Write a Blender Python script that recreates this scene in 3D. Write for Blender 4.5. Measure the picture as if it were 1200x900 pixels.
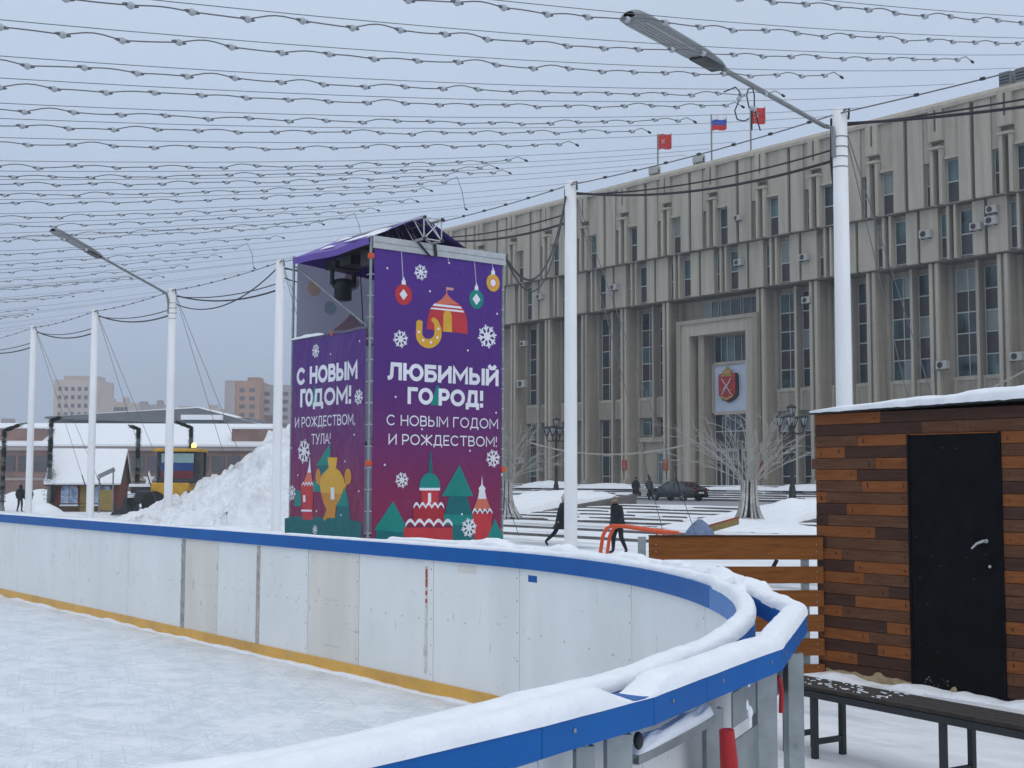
import bpy, bmesh, math, random
from mathutils import Vector, Matrix, noise
from mathutils.geometry import tessellate_polygon
for o in list(bpy.data.objects): bpy.data.objects.remove(o)
S = bpy.context.scene
COL = S.collection
PI = math.pi
R = math.radians
rnd = random.Random(7)

# ------------------------------------------------------------------ camera
# Site axes: +Y runs along the long facade (away to the left), +X runs across the square towards the facade.
TH = math.atan(.8055); PITCH = math.atan(111/1500.); ROLL = .003; EYE = Vector((0, 0, 1.7))
fw = Vector((math.sin(TH), math.cos(TH), 0)); rt = Vector((math.cos(TH), -math.sin(TH), 0)); UPV = Vector((0, 0, 1))
f3 = fw*math.cos(PITCH) + UPV*math.sin(PITCH); u3 = -fw*math.sin(PITCH) + UPV*math.cos(PITCH)
cam = bpy.data.objects.new('camera', bpy.data.cameras.new('camera')); COL.objects.link(cam)
cam.data.sensor_width = 36; cam.data.lens = 45; cam.data.clip_start = .05; cam.data.clip_end = 6000
ax = rt*math.cos(ROLL) + u3*math.sin(ROLL); ay = u3*math.cos(ROLL) - rt*math.sin(ROLL); az = -f3
cam.matrix_world = Matrix(((ax.x, ay.x, az.x, EYE.x), (ax.y, ay.y, az.y, EYE.y), (ax.z, ay.z, az.z, EYE.z), (0, 0, 0, 1)))
S.camera = cam

def ray(px, py):
    return f3 + ax*((px-600)/1500.) + ay*((450-py)/1500.)
def onX(px, py, X): r = ray(px, py); return EYE + r*(X/r.x)
def onY(px, py, Y): r = ray(px, py); return EYE + r*(Y/r.y)
def onZ(px, py, z): r = ray(px, py); return EYE + r*((z-EYE.z)/r.z)
def atd(px, py, d): r = ray(px, py); return EYE + r*(d/r.dot(fw))

# ------------------------------------------------------------------ overcast daylight
SUN_EL, SUN_ROT = R(42), R(200)
W = bpy.data.worlds.new('World'); S.world = W; W.use_nodes = True
nt = W.node_tree; nt.nodes.clear()
def nn(t, **k):
    n = nt.nodes.new(t)
    for a, v in k.items(): setattr(n, a, v)
    return n
sky = nn('ShaderNodeTexSky', sky_type='NISHITA', sun_disc=False, sun_elevation=SUN_EL, sun_rotation=SUN_ROT, dust_density=4, air_density=1)
tc = nn('ShaderNodeTexCoord'); sep = nn('ShaderNodeSeparateXYZ'); ramp = nn('ShaderNodeValToRGB')
nt.links.new(tc.outputs['Generated'], sep.inputs[0]); nt.links.new(sep.outputs['Z'], ramp.inputs[0])
e = ramp.color_ramp.elements
e[0].position = 0.0; e[0].color = (.415, .495, .65, 1)
e[1].position = 1.0; e[1].color = (.92, .99, 1.08, 1)
m = e.new(.16); m.color = (.455, .55, .715, 1)
m = e.new(.34); m.color = (.545, .645, .80, 1)
cn = nn('ShaderNodeTexNoise'); cn.inputs['Scale'].default_value = 2.2; cn.inputs['Detail'].default_value = 5
nt.links.new(tc.outputs['Generated'], cn.inputs['Vector'])
mr = nn('ShaderNodeMapRange'); mr.inputs[3].default_value = 9.4; mr.inputs[4].default_value = 12.0
nt.links.new(cn.outputs[0], mr.inputs[0])
mul = nn('ShaderNodeVectorMath', operation='SCALE'); nt.links.new(ramp.outputs[0], mul.inputs[0]); nt.links.new(mr.outputs[0], mul.inputs['Scale'])
mx = nn('ShaderNodeMix', data_type='RGBA'); mx.inputs['Factor'].default_value = .94
nt.links.new(sky.outputs[0], mx.inputs['A']); nt.links.new(mul.outputs[0], mx.inputs['B'])
bg = nn('ShaderNodeBackground'); bg.inputs['Strength'].default_value = .1
nt.links.new(mx.outputs['Result'], bg.inputs[0])
wo = nn('ShaderNodeOutputWorld'); nt.links.new(bg.outputs[0], wo.inputs[0])
sun = bpy.data.objects.new('sun', bpy.data.lights.new('sun', 'SUN')); COL.objects.link(sun)
sun.data.energy = .55; sun.data.angle = R(35); sun.data.color = (1, .97, .93)
sd = Vector((math.sin(SUN_ROT)*math.cos(SUN_EL), math.cos(SUN_ROT)*math.cos(SUN_EL), math.sin(SUN_EL)))
sun.rotation_euler = sd.to_track_quat('Z', 'Y').to_euler()
vs = S.view_settings; vs.view_transform = 'Standard'; vs.look = 'None'; vs.exposure = 0; vs.gamma = 1; vs.use_curve_mapping = False
S.cycles.volume_step_rate = 4; S.cycles.max_bounces = 6; S.cycles.transparent_max_bounces = 12

# ------------------------------------------------------------------ materials
MATS = {}
def mat(name, c, rough=.8, metal=0., var=.12, scale=3., bump=0., bscale=None, c2=None, thr=(.45, .6), stretch=(1, 1, 1), spec=.4, emit=None, detail=6, world=False, alpha=None):
    if name in MATS: return MATS[name]
    M = bpy.data.materials.new(name); M.use_nodes = True; t = M.node_tree; b = t.nodes['Principled BSDF']
    MATS[name] = M
    def N(k): return t.nodes.new(k)
    b.inputs['Roughness'].default_value = rough; b.inputs['Metallic'].default_value = metal
    b.inputs['Specular IOR Level'].default_value = spec
    co = N('ShaderNodeTexCoord'); mp = N('ShaderNodeMapping'); mp.inputs['Scale'].default_value = stretch
    if world:
        g = N('ShaderNodeNewGeometry'); t.links.new(g.outputs['Position'], mp.inputs[0])
    else: t.links.new(co.outputs['Object'], mp.inputs[0])
    n1 = N('ShaderNodeTexNoise'); n1.inputs['Scale'].default_value = scale; n1.inputs['Detail'].default_value = detail; n1.inputs['Roughness'].default_value = .62
    t.links.new(mp.outputs[0], n1.inputs['Vector'])
    mr = N('ShaderNodeMapRange'); mr.inputs[1].default_value = .3; mr.inputs[2].default_value = .7; mr.inputs[3].default_value = 1-var; mr.inputs[4].default_value = 1+var
    t.links.new(n1.outputs[0], mr.inputs[0])
    sc = N('ShaderNodeVectorMath'); sc.operation = 'SCALE'; t.links.new(mr.outputs[0], sc.inputs['Scale'])
    if c2 is not None:
        n2 = N('ShaderNodeTexNoise'); n2.inputs['Scale'].default_value = scale*.37; n2.inputs['Detail'].default_value = 8; n2.inputs['Roughness'].default_value = .68
        t.links.new(mp.outputs[0], n2.inputs['Vector'])
        m2 = N('ShaderNodeMapRange'); m2.interpolation_type = 'SMOOTHSTEP'; m2.inputs[1].default_value = thr[0]; m2.inputs[2].default_value = thr[1]
        t.links.new(n2.outputs[0], m2.inputs[0])
        mix = N('ShaderNodeMix'); mix.data_type = 'RGBA'; mix.inputs['A'].default_value = (*c, 1); mix.inputs['B'].default_value = (*c2, 1)
        t.links.new(m2.outputs[0], mix.inputs['Factor']); t.links.new(mix.outputs['Result'], sc.inputs[0])
    else: sc.inputs[0].default_value = c
    t.links.new(sc.outputs[0], b.inputs['Base Color'])
    if bump:
        bp = N('ShaderNodeBump'); bp.inputs['Strength'].default_value = 1; bp.inputs['Distance'].default_value = bump
        if bscale:
            n3 = N('ShaderNodeTexNoise'); n3.inputs['Scale'].default_value = bscale; n3.inputs['Detail'].default_value = 8
            t.links.new(mp.outputs[0], n3.inputs['Vector']); t.links.new(n3.outputs[0], bp.inputs['Height'])
        else: t.links.new(n1.outputs[0], bp.inputs['Height'])
        t.links.new(bp.outputs[0], b.inputs['Normal'])
    if emit: b.inputs['Emission Color'].default_value = (*emit[0], 1); b.inputs['Emission Strength'].default_value = emit[1]
    if alpha is not None: b.inputs['Alpha'].default_value = alpha
    return M

def joints_on(M, step, dark=.80):
    t = M.node_tree; b = t.nodes['Principled BSDF']; src = b.inputs['Base Color'].links[0].from_socket
    g = t.nodes.new('ShaderNodeNewGeometry'); sp = t.nodes.new('ShaderNodeSeparateXYZ'); t.links.new(g.outputs['Position'], sp.inputs[0])
    n = t.nodes.new('ShaderNodeTexNoise'); n.inputs['Scale'].default_value = .9; n.inputs['Detail'].default_value = 8; n.inputs['Roughness'].default_value = .7
    mp = t.nodes.new('ShaderNodeMapping'); mp.inputs['Scale'].default_value = (2.6, 2.6, .16); t.links.new(g.outputs['Position'], mp.inputs[0]); t.links.new(mp.outputs[0], n.inputs['Vector'])
    def mth(op, a, bb):
        q = t.nodes.new('ShaderNodeMath'); q.operation = op
        for i, v in enumerate((a, bb)):
            if isinstance(v, (int, float)): q.inputs[i].default_value = v
            else: t.links.new(v, q.inputs[i])
        return q.outputs[0]
    fr = mth('FRACT', mth('DIVIDE', sp.outputs['Z'], step), 0); ln = mth('LESS_THAN', fr, .035/step)
    fac = mth('SUBTRACT', 1, mth('MULTIPLY', ln, 1-dark))
    mr = t.nodes.new('ShaderNodeMapRange'); mr.inputs[1].default_value = .38; mr.inputs[2].default_value = .68; mr.inputs[3].default_value = 1.07; mr.inputs[4].default_value = .80; t.links.new(n.outputs[0], mr.inputs[0])
    sc = t.nodes.new('ShaderNodeVectorMath'); sc.operation = 'SCALE'; t.links.new(src, sc.inputs[0]); t.links.new(mth('MULTIPLY', fac, mr.outputs[0]), sc.inputs['Scale']); t.links.new(sc.outputs[0], b.inputs['Base Color'])
def marks_on(M, layers):
    """scratches and knocks: (scale, stretch, rotation, threshold lo, hi, colour, strength)"""
    t = M.node_tree; b = t.nodes['Principled BSDF']
    for scale, st, rot, lo, hi, col, k in layers:
        src = b.inputs['Base Color'].links[0].from_socket
        g = t.nodes.new('ShaderNodeNewGeometry'); m1 = t.nodes.new('ShaderNodeMapping'); m1.inputs['Rotation'].default_value = rot; m2 = t.nodes.new('ShaderNodeMapping'); m2.inputs['Scale'].default_value = st
        t.links.new(g.outputs['Position'], m1.inputs[0]); t.links.new(m1.outputs[0], m2.inputs[0])
        n = t.nodes.new('ShaderNodeTexNoise'); n.inputs['Scale'].default_value = scale; n.inputs['Detail'].default_value = 5; n.inputs['Roughness'].default_value = .6; t.links.new(m2.outputs[0], n.inputs['Vector'])
        mr = t.nodes.new('ShaderNodeMapRange'); mr.inputs[1].default_value = lo; mr.inputs[2].default_value = hi; mr.inputs[3].default_value = 0; mr.inputs[4].default_value = k; t.links.new(n.outputs[0], mr.inputs[0])
        mx_ = t.nodes.new('ShaderNodeMix'); mx_.data_type = 'RGBA'; t.links.new(mr.outputs[0], mx_.inputs['Factor']); t.links.new(src, mx_.inputs['A']); mx_.inputs['B'].default_value = (*col, 1); t.links.new(mx_.outputs['Result'], b.inputs['Base Color'])
snow = mat('snow', (.84, .86, .89), .75, var=.05, scale=2.5, bump=.02, bscale=14, spec=.25)
snow_fine = mat('snow_fine', (.84, .86, .89), .8, var=.05, scale=9, bump=.004, bscale=60, spec=.25)
snow_rough = mat('snow_rough', (.80, .82, .85), .85, var=.10, scale=1.3, bump=.22, bscale=2.6, c2=(.50, .49, .475), thr=(.52, .72))
plaza_m = mat('plaza_snow', (.80, .82, .85), .75, var=.10, scale=1.1, bump=.03, bscale=3, c2=(.36, .37, .39), thr=(.50, .66), stretch=(.9, .22, 1), world=True)
deck_m = mat('deck_snow', (.80, .82, .86), .6, var=.10, scale=5, bump=.012, bscale=11, c2=(.55, .58, .63), thr=(.5, .72), stretch=(1, .4, 1), world=True)
ice_m = mat('ice', (.76, .79, .83), .36, var=.10, scale=7, bump=.004, bscale=9, c2=(.62, .67, .71), thr=(.42, .66), stretch=(1.7, .75, 1), world=True, spec=.5)
road_m = mat('slush_road', (.30, .31, .33), .7, var=.2, scale=.8, c2=(.7, .72, .75), thr=(.5, .65), stretch=(.5, .12, 1), world=True)
granite = mat('granite_step', (.14, .13, .125), .8, var=.3, scale=1.4, spec=.12)
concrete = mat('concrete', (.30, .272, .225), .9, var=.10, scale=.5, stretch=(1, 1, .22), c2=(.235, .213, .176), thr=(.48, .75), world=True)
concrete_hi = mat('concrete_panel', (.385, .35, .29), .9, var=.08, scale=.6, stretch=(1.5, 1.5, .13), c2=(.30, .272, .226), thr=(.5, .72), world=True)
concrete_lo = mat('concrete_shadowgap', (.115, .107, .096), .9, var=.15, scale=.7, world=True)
joints_on(concrete, 1.28); joints_on(concrete_hi, 2.56, .86)
blindglass = mat('window_blind', (.21, .235, .225), .25, var=.3, scale=.6, spec=.5, world=True, stretch=(1, 6, .3))
deepglass = mat('window_dark_glass', (.028, .045, .055), .06, var=.6, scale=.5, spec=.6, world=True)
tealglass = mat('window_glass', (.06, .105, .11), .08, var=.75, scale=.45, spec=.6, world=True, detail=2)
darkpanel = mat('window_dark_panel', (.045, .042, .045), .35, var=.2, scale=2, world=True)
winframe = mat('window_frame', (.42, .43, .42), .6, var=.1)
white_paint = mat('white_paint', (.77, .79, .80), .5, var=.05, scale=2, c2=(.68, .70, .70), thr=(.5, .75))
pole_white = mat('pole_white', (.80, .81, .82), .55, var=.05, scale=1.2, stretch=(3, 3, .5), c2=(.66, .67, .67), thr=(.55, .75))
panel_white = mat('board_white', (.80, .81, .79), .32, var=.04, scale=1.3, stretch=(2, 2, .35), c2=(.72, .74, .72), thr=(.5, .75), world=True)
panel_cream = mat('board_cream', (.72, .69, .62), .36, var=.06, scale=2, stretch=(2, 2, .4), c2=(.62, .60, .54), thr=(.5, .75), world=True)
scuff = mat('board_scuff', (.33, .32, .31), .6, var=.4, scale=14)
redmark = mat('red_mark', (.45, .04, .03), .6, var=.3, scale=20)
marks_on(panel_white, [(3.5, (1, 1, 5), (0, 0, 0), .66, .70, (.50, .51, .52), .55), (16, (1, 1, .25), (0, 0, 0), .67, .70, (.36, .37, .38), .6), (1.1, (1, 1, 1), (0, 0, 0), .5, .75, (.66, .67, .63), .5)])
marks_on(panel_cream, [(3.5, (1, 1, 5), (0, 0, 0), .64, .70, (.42, .42, .42), .5), (16, (1, 1, .25), (0, 0, 0), .66, .70, (.30, .30, .30), .6)])
marks_on(ice_m, [(5, (9, .30, 1), (0, 0, .9), .58, .61, (.52, .58, .63), .75), (6, (11, .25, 1), (0, 0, -.5), .59, .62, (.93, .95, .96), .85), (4, (10, .25, 1), (0, 0, 1.9), .59, .62, (.54, .60, .65), .7), (9, (9, .22, 1), (0, 0, .35), .58, .61, (.56, .62, .66), .7), (1.6, (1, 1, 1), (0, 0, 0), .55, .62, (.86, .88, .90), .55)])
screw = mat('screw', (.12, .12, .12), .5, var=.1)
kick = mat('kick_yellow', (.72, .40, .075), .45, var=.12, scale=3, c2=(.62, .34, .075), thr=(.48, .66), world=True)
marks_on(kick, [(7, (1, 1, 3), (0, 0, 0), .60, .68, (.50, .44, .36), .6)])
blue = mat('rail_blue', (.002, .10, .36), .45, spec=.2, var=.10, scale=3, world=True, c2=(.004, .13, .41), thr=(.5, .8))
blue_worn = mat('rail_blue_worn', (.03, .17, .50), .42, var=.2, scale=9, world=True, c2=(.10, .25, .52), thr=(.5, .7))
galv = mat('galvanised', (.30, .33, .335), .45, metal=.55, var=.18, scale=7, c2=(.22, .25, .255), thr=(.45, .65))
alum = mat('aluminium', (.52, .53, .53), .38, metal=.5, var=.10, scale=8)
steel_dark = mat('dark_steel', (.025, .028, .032), .5, var=.2, scale=6)
lamp_grey = mat('lamp_grey', (.22, .235, .235), .5, metal=.2, var=.1)
lamp_glass = mat('lamp_glass', (.27, .285, .285), .2, var=.25, scale=10, stretch=(1, 8, 1))
wire_m = mat('wire', (.13, .135, .145), .6, var=.1)
cable_m = mat('black_cable', (.02, .02, .024), .6, var=.1)
bulb_m = mat('bulb_glass', (.38, .41, .44), .25, var=.12, scale=12)
wood_o = mat('plank_orange', (.215, .078, .026), .62, var=.22, scale=3, stretch=(1, 2.5, 26), c2=(.185, .058, .018), thr=(.45, .7), world=True, spec=.12)
wood_d = mat('plank_dark', (.060, .030, .021), .6, var=.3, scale=3, stretch=(1, 2.5, 26), c2=(.066, .036, .027), thr=(.45, .7), world=True, spec=.12)
wood_m = mat('plank_brown', (.108, .05, .027), .62, var=.28, scale=3, stretch=(1, 2.5, 26), c2=(.13, .066, .038), thr=(.45, .7), world=True, spec=.12)
wood_fence = mat('fence_wood', (.215, .078, .020), .55, var=.22, scale=2.5, stretch=(2.5, 2.5, 24), c2=(.16, .054, .015), thr=(.45, .7), world=True, spec=.12)
knot = mat('wood_knot', (.022, .012, .009), .6, var=.2)
foam = mat('foam_edge', (.34, .27, .16), .95, var=.3, scale=18, bump=.01, bscale=40)
black_paint = mat('black_door', (.004, .0045, .006), .55, var=.5, scale=5, bump=.003, bscale=9, spec=.08)
chip = mat('chipped_paint', (.16, .165, .175), .7, var=.3, scale=25)
bench_wood = mat('bench_wood', (.045, .038, .035), .6, var=.3, scale=4, stretch=(20, 1.5, 4), world=True, spec=.12)
red_plastic = mat('red_plastic', (.38, .012, .015), .4, var=.12)
orange_paint = mat('orange_rail_paint', (.62, .075, .018), .4, var=.15)
purple = mat('purple_awning', (.13, .075, .36), .55, var=.12, scale=2)
def cloth_back(name, c):
    M = bpy.data.materials.new(name); M.use_nodes = True; t = M.node_tree; t.nodes.clear(); o = t.nodes.new('ShaderNodeOutputMaterial'); m_ = t.nodes.new('ShaderNodeMixShader'); m_.inputs[0].default_value = .5
    d = t.nodes.new('ShaderNodeBsdfDiffuse'); d.inputs[0].default_value = (*c, 1); l = t.nodes.new('ShaderNodeBsdfTranslucent'); l.inputs[0].default_value = (*c, 1); t.links.new(d.outputs[0], m_.inputs[1]); t.links.new(l.outputs[0], m_.inputs[2]); t.links.new(m_.outputs[0], o.inputs[0]); return M
back_grey = cloth_back('cloth_back', (.30, .295, .38)); back_warm = cloth_back('cloth_back_warm', (.80, .60, .46)); back_teal = cloth_back('cloth_back_teal', (.52, .64, .70)); back_red = cloth_back('cloth_back_red', (.66, .44, .44))
mesh_m = mat('mesh_screen', (.20, .19, .27), .8, var=.08, alpha=.62)
black_cloth = mat('black_cloth', (.010, .011, .015), .85, var=.3, scale=8)
grey_cloth = mat('grey_cloth', (.05, .055, .065), .85, var=.2, scale=8)
skin_m = mat('skin', (.50, .30, .22), .6, var=.06)
hair_grey = mat('hair_grey', (.17, .14, .10), .8, var=.2, scale=30)
hair_dark = mat('hair_dark', (.02, .016, .014), .8, var=.2, scale=30)
knit = mat('knit_cap', (.48, .44, .42), .9, var=.1, scale=30)
car_m = mat('car_paint', (.010, .013, .016), .18, var=.08, spec=.6)
car_glass = mat('car_glass', (.02, .024, .028), .05, spec=.7, var=.05)
tyre_m = mat('tyre', (.012, .012, .012), .8, var=.1)
rim_m = mat('wheel_rim', (.32, .33, .34), .35, metal=.6, var=.05)
taillight = mat('taillight', (.22, .008, .010), .25, var=.05)
headl = mat('headlight_glass', (.6, .62, .64), .1, var=.05)
plate_m = mat('plate', (.6, .6, .58), .5, var=.03)
frost = mat('frosted_wire', (.31, .298, .272), .6, var=.18, scale=3)
frost_trunk = mat('frosted_rod', (.36, .35, .33), .6, var=.3, scale=4, c2=(.50, .49, .47), thr=(.45, .6))
lantern_black = mat('lantern_black', (.012, .013, .015), .45, var=.1)
lantern_glass = mat('lantern_glass', (.30, .32, .33), .2, var=.1)
flag_red = mat('flag_red', (.56, .025, .02), .7, var=.1)
flag_white = mat('flag_white', (.78, .78, .8), .7, var=.05)
flag_blue = mat('flag_blue', (.02, .07, .42), .7, var=.1)
emblem_red = mat('emblem_red', (.30, .008, .014), .4, var=.2, scale=3)
emblem_gold = mat('emblem_gold', (.33, .22, .06), .4, metal=.3, var=.2, scale=5)
emblem_silver = mat('emblem_silver', (.55, .56, .58), .35, metal=.3, var=.1)
emblem_dark = mat('emblem_dark', (.035, .012, .014), .5, var=.1)
panel_blue = mat('tile_panel', (.46, .52, .62), .5, var=.06, scale=.8, world=True)
plaque_red = mat('plaque_red', (.30, .02, .025), .5, var=.15)
ac_white = mat('ac_white', (.36, .36, .345), .5, var=.1)
pinkwall = mat('pink_brick', (.27, .175, .15), .9, var=.18, scale=.5, world=True, c2=(.22, .15, .135), thr=(.45, .6))
greyglass = mat('hall_glass', (.08, .10, .115), .2, var=.25, scale=.3, world=True)
greymetal = mat('hall_metal', (.14, .15, .16), .5, var=.15, scale=.4, world=True)
towerbeige = mat('tower_beige', (.50, .42, .37), .9, var=.1, scale=.1, world=True)
towerbrown = mat('tower_brown', (.38, .22, .145), .9, var=.12, scale=.1, world=True)
towergrey = mat('tower_grey', (.36, .32, .31), .9, var=.1, scale=.1, world=True)
farwin = mat('far_window', (.10, .10, .11), .4, var=.3, scale=.3, world=True)
kiosk_red = mat('kiosk_red', (.16, .045, .03), .8, var=.2, scale=2)
kiosk_ochre = mat('kiosk_ochre', (.26, .19, .06), .8, var=.2, scale=2)
kiosk_brown = mat('kiosk_brown', (.10, .065, .04), .8, var=.2, scale=2)
kiosk_blue = mat('kiosk_window', (.42, .52, .68), .4, var=.3, scale=5, c2=(.13, .22, .45), thr=(.45, .6))
loader_yellow = mat('loader_yellow', (.55, .30, .02), .45, var=.2, scale=3)
garland_m = mat('garland_green', (.018, .035, .022), .9, var=.6, scale=18, bump=.05, bscale=30)
star_m = mat('star_white', (.78, .8, .83), .5, var=.05)
tarp_blue = mat('tarp_blue', (.12, .17, .27), .6, var=.25, scale=4)
beacon_m = mat('beacon', (.9, .45, .05), .3, emit=((1, .55, .08), 7), var=.02)

# ------------------------------------------------------------------ mesh helpers
class MB:
    def __init__(s): s.v = []; s.f = []; s.m = []; s.mats = []; s.sm = []
    def mi(s, m):
        if m not in s.mats: s.mats.append(m)
        return s.mats.index(m)
    def add(s, vs, fs, m, smooth=False):
        b = len(s.v); s.v += [tuple(v) for v in vs]; k = s.mi(m)
        for f in fs: s.f.append([b+i for i in f]); s.m.append(k); s.sm.append(smooth)
    def box(s, x0, x1, y0, y1, z0, z1, m):
        x0, x1 = min(x0, x1), max(x0, x1); y0, y1 = min(y0, y1), max(y0, y1); z0, z1 = min(z0, z1), max(z0, z1)
        s.add([(x, y, z) for x in (x0, x1) for y in (y0, y1) for z in (z0, z1)],
              [(0, 1, 3, 2), (4, 6, 7, 5), (0, 4, 5, 1), (2, 3, 7, 6), (0, 2, 6, 4), (1, 5, 7, 3)], m)
    def obox(s, c, u, v, w, m):          # centre and three half vectors
        c, u, v, w = map(Vector, (c, u, v, w))
        if u.cross(v).dot(w) < 0: u = -u
        s.add([c+u*a+v*b+w*d for a in (-1, 1) for b in (-1, 1) for d in (-1, 1)],
              [(0, 1, 3, 2), (4, 6, 7, 5), (0, 4, 5, 1), (2, 3, 7, 6), (0, 2, 6, 4), (1, 5, 7, 3)], m)
    def beam(s, a, b, w, h, m, up=(0, 0, 1)):
        a, b = Vector(a), Vector(b); d = (b-a); u = Vector(up)
        if abs(d.normalized().dot(u)) > .98: u = Vector((1, 0, 0))
        sd_ = d.cross(u).normalized(); u2 = sd_.cross(d).normalized()
        s.obox((a+b)/2, d/2, sd_*w/2, u2*h/2, m)
    def tube(s, pts, r, m, n=8, cap=True, smooth=True):
        pts = [Vector(p) for p in pts]; rs = r if isinstance(r, (list, tuple)) else [r]*len(pts)
        vs = []; L = len(pts); prev = None
        for i, p in enumerate(pts):
            d = (pts[min(i+1, L-1)]-pts[max(i-1, 0)]).normalized()
            if prev is None:
                a = Vector((0, 0, 1)) if abs(d.z) < .9 else Vector((1, 0, 0)); u = d.cross(a).normalized()
            else: u = (prev - d*prev.dot(d)).normalized()
            prev = u; w = d.cross(u)
            vs += [p+(u*math.cos(2*PI*k/n)+w*math.sin(2*PI*k/n))*rs[i] for k in range(n)]
        fs = [(i*n+k, i*n+(k+1) % n, (i+1)*n+(k+1) % n, (i+1)*n+k) for i in range(L-1) for k in range(n)]
        s.add(vs, fs, m, smooth)
        if cap: s.add(vs[:n], [tuple(range(n))[::-1]], m); s.add(vs[-n:], [tuple(range(n))], m)
    def lathe(s, prof, m, n=16, c=(0, 0, 0), axis='z', smooth=True):
        c = Vector(c); vs = []
        for r, h in prof:
            for k in range(n):
                a = 2*PI*k/n; p = (r*math.cos(a), r*math.sin(a), h)
                if axis == 'x': p = (h, p[0], p[1])
                elif axis == 'y': p = (p[0], h, p[1])
                vs.append(c+Vector(p))
        L = len(prof)
        fs = [(i*n+k, i*n+(k+1) % n, (i+1)*n+(k+1) % n, (i+1)*n+k) for i in range(L-1) for k in range(n)]
        s.add(vs, fs, m, smooth)
        s.add(vs[:n], [tuple(range(n))[::-1]], m); s.add(vs[-n:], [tuple(range(n))], m)
    def sphere(s, c, r, m, n=12, k=8):
        r = r if isinstance(r, (tuple, list)) else (r, r, r)
        vs = []; fs = []; c = Vector(c)
        for i in range(k+1):
            t = PI*i/k
            for j in range(n): vs.append(c+Vector((r[0]*math.sin(t)*math.cos(2*PI*j/n), r[1]*math.sin(t)*math.sin(2*PI*j/n), r[2]*math.cos(t))))
        for i in range(k):
            for j in range(n): fs.append((i*n+j, (i+1)*n+j, (i+1)*n+(j+1) % n, i*n+(j+1) % n))
        s.add(vs, fs, m, True)
    def prism(s, poly, vec, m, smooth=False):   # planar polygon swept along vec
        vec = Vector(vec); p = [Vector(q) for q in poly]; n = len(p)
        s.add(p+[q+vec for q in p], [tuple(range(n))[::-1], tuple(range(n, 2*n))] + [(i, (i+1) % n, n+(i+1) % n, n+i) for i in range(n)], m, smooth)
    def poly(s, pts, m): s.add(pts, [tuple(range(len(pts)))], m)
    def grid(s, P, m, smooth=True, flip=False):   # P[i][j]
        a, b = len(P), len(P[0])
        fs = [(i*b+j, (i+1)*b+j, (i+1)*b+j+1, i*b+j+1) for i in range(a-1) for j in range(b-1)]
        if flip: fs = [f[::-1] for f in fs]
        s.add([q for r_ in P for q in r_], fs, m, smooth)
    def build(s, name, parent=None, local=False, bevel=0, recalc=False):
        me = bpy.data.meshes.new(name)
        o_ = Vector((0, 0, 0))
        if parent is not None and not local:
            q = parent
            while q is not None: o_ += q.location; q = q.parent
        me.from_pydata([(v[0]-o_.x, v[1]-o_.y, v[2]-o_.z) for v in s.v], [], s.f)
        for m_ in s.mats: me.materials.append(m_)
        me.polygons.foreach_set('material_index', s.m); me.polygons.foreach_set('use_smooth', s.sm)
        if recalc:
            bm = bmesh.new(); bm.from_mesh(me); bmesh.ops.recalc_face_normals(bm, faces=bm.faces); bm.to_mesh(me); bm.free()
        me.update()
        ob = bpy.data.objects.new(name, me); COL.objects.link(ob)
        if parent is not None: ob.parent = parent
        if bevel:
            b = ob.modifiers.new('bevel', 'BEVEL'); b.width = bevel; b.segments = 2; b.limit_method = 'ANGLE'
        return ob

def tag(o, label=None, cat=None, group=None, kind=None):
    if label: o['label'] = label
    if cat: o['category'] = cat
    if group: o['group'] = group
    if kind: o['kind'] = kind
    return o
def thing(name, label, cat, loc=(0, 0, 0), rz=0, group=None):
    o = bpy.data.objects.new(name, None); COL.objects.link(o); o.empty_display_size = .2
    o.location = loc; o.rotation_euler = (0, 0, rz); return tag(o, label, cat, group)
def copy_tree(o, parent=None):
    c = o.copy(); COL.objects.link(c)
    if parent is not None: c.parent = parent
    for ch in list(o.children): copy_tree(ch, c)
    return c
def nz(x, y, z=0., s=1.): return noise.noise(Vector((x*s, y*s, z*s)))
def fbm(x, y, z=0., s=1., o=4):
    v = 0; a = 1
    for i in range(o): v += a*noise.noise(Vector((x*s, y*s, z*s+i*7.3))); a *= .5; s *= 2.03
    return v
def resample(pts, step):
    pts = [Vector(p) for p in pts]; out = [pts[0]]; 
    for a, b in zip(pts, pts[1:]):
        n = max(1, int((b-a).length/step))
        for i in range(1, n+1): out.append(a+(b-a)*i/n)
    return out
def snow_roll(mb, pts, wid, hei, m, step=.03, rough=.25, seed=0., sag=.02, sides=14, patch=None):
    """soft ridge of lying snow along a rail: half-ellipse section whose width and height wander"""
    P = resample(pts, step); rows = []; L = len(P)
    for i, p in enumerate(P):
        d = (P[min(i+1, L-1)]-P[max(i-1, 0)]); d.z = 0; d.normalize(); sd_ = Vector((d.y, -d.x, 0))
        q = fbm(p.x, p.y, seed, 2.2, 3); h = hei*(1+rough*q); w = wid*(1+rough*.35*fbm(p.x, p.y, seed+9, 3, 2))
        if patch: h *= patch(p)
        endf = min(1, (i+.3)/4, (L-i-.7)/4); h *= max(.05, endf)
        row = []
        for k in range(sides+1):
            a = PI*k/sides; cx, cz = math.cos(a), math.sin(a)
            r_ = 1+.10*rough*4*fbm(p.x*3+cx, p.y*3+cz, seed, 2.5, 3)*.5
            r_ *= 1+.02*noise.noise(Vector((p.x*20, p.y*20, cz*4+cx*5)))+.012*noise.noise(Vector((p.x*95, p.y*95, cz*9+cx*11)))
            x = math.copysign(abs(cx)**.72, cx)*w/2*r_; z = (cz**.75)*h*r_ - (sag if k in (0, sides) else 0)
            row.append(p+sd_*x+UPV*z)
        rows.append(row)
    mb.grid(rows, m)
    mb.add(rows[0], [tuple(range(sides+1))], m); mb.add(rows[-1], [tuple(range(sides+1))[::-1]], m)
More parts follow.
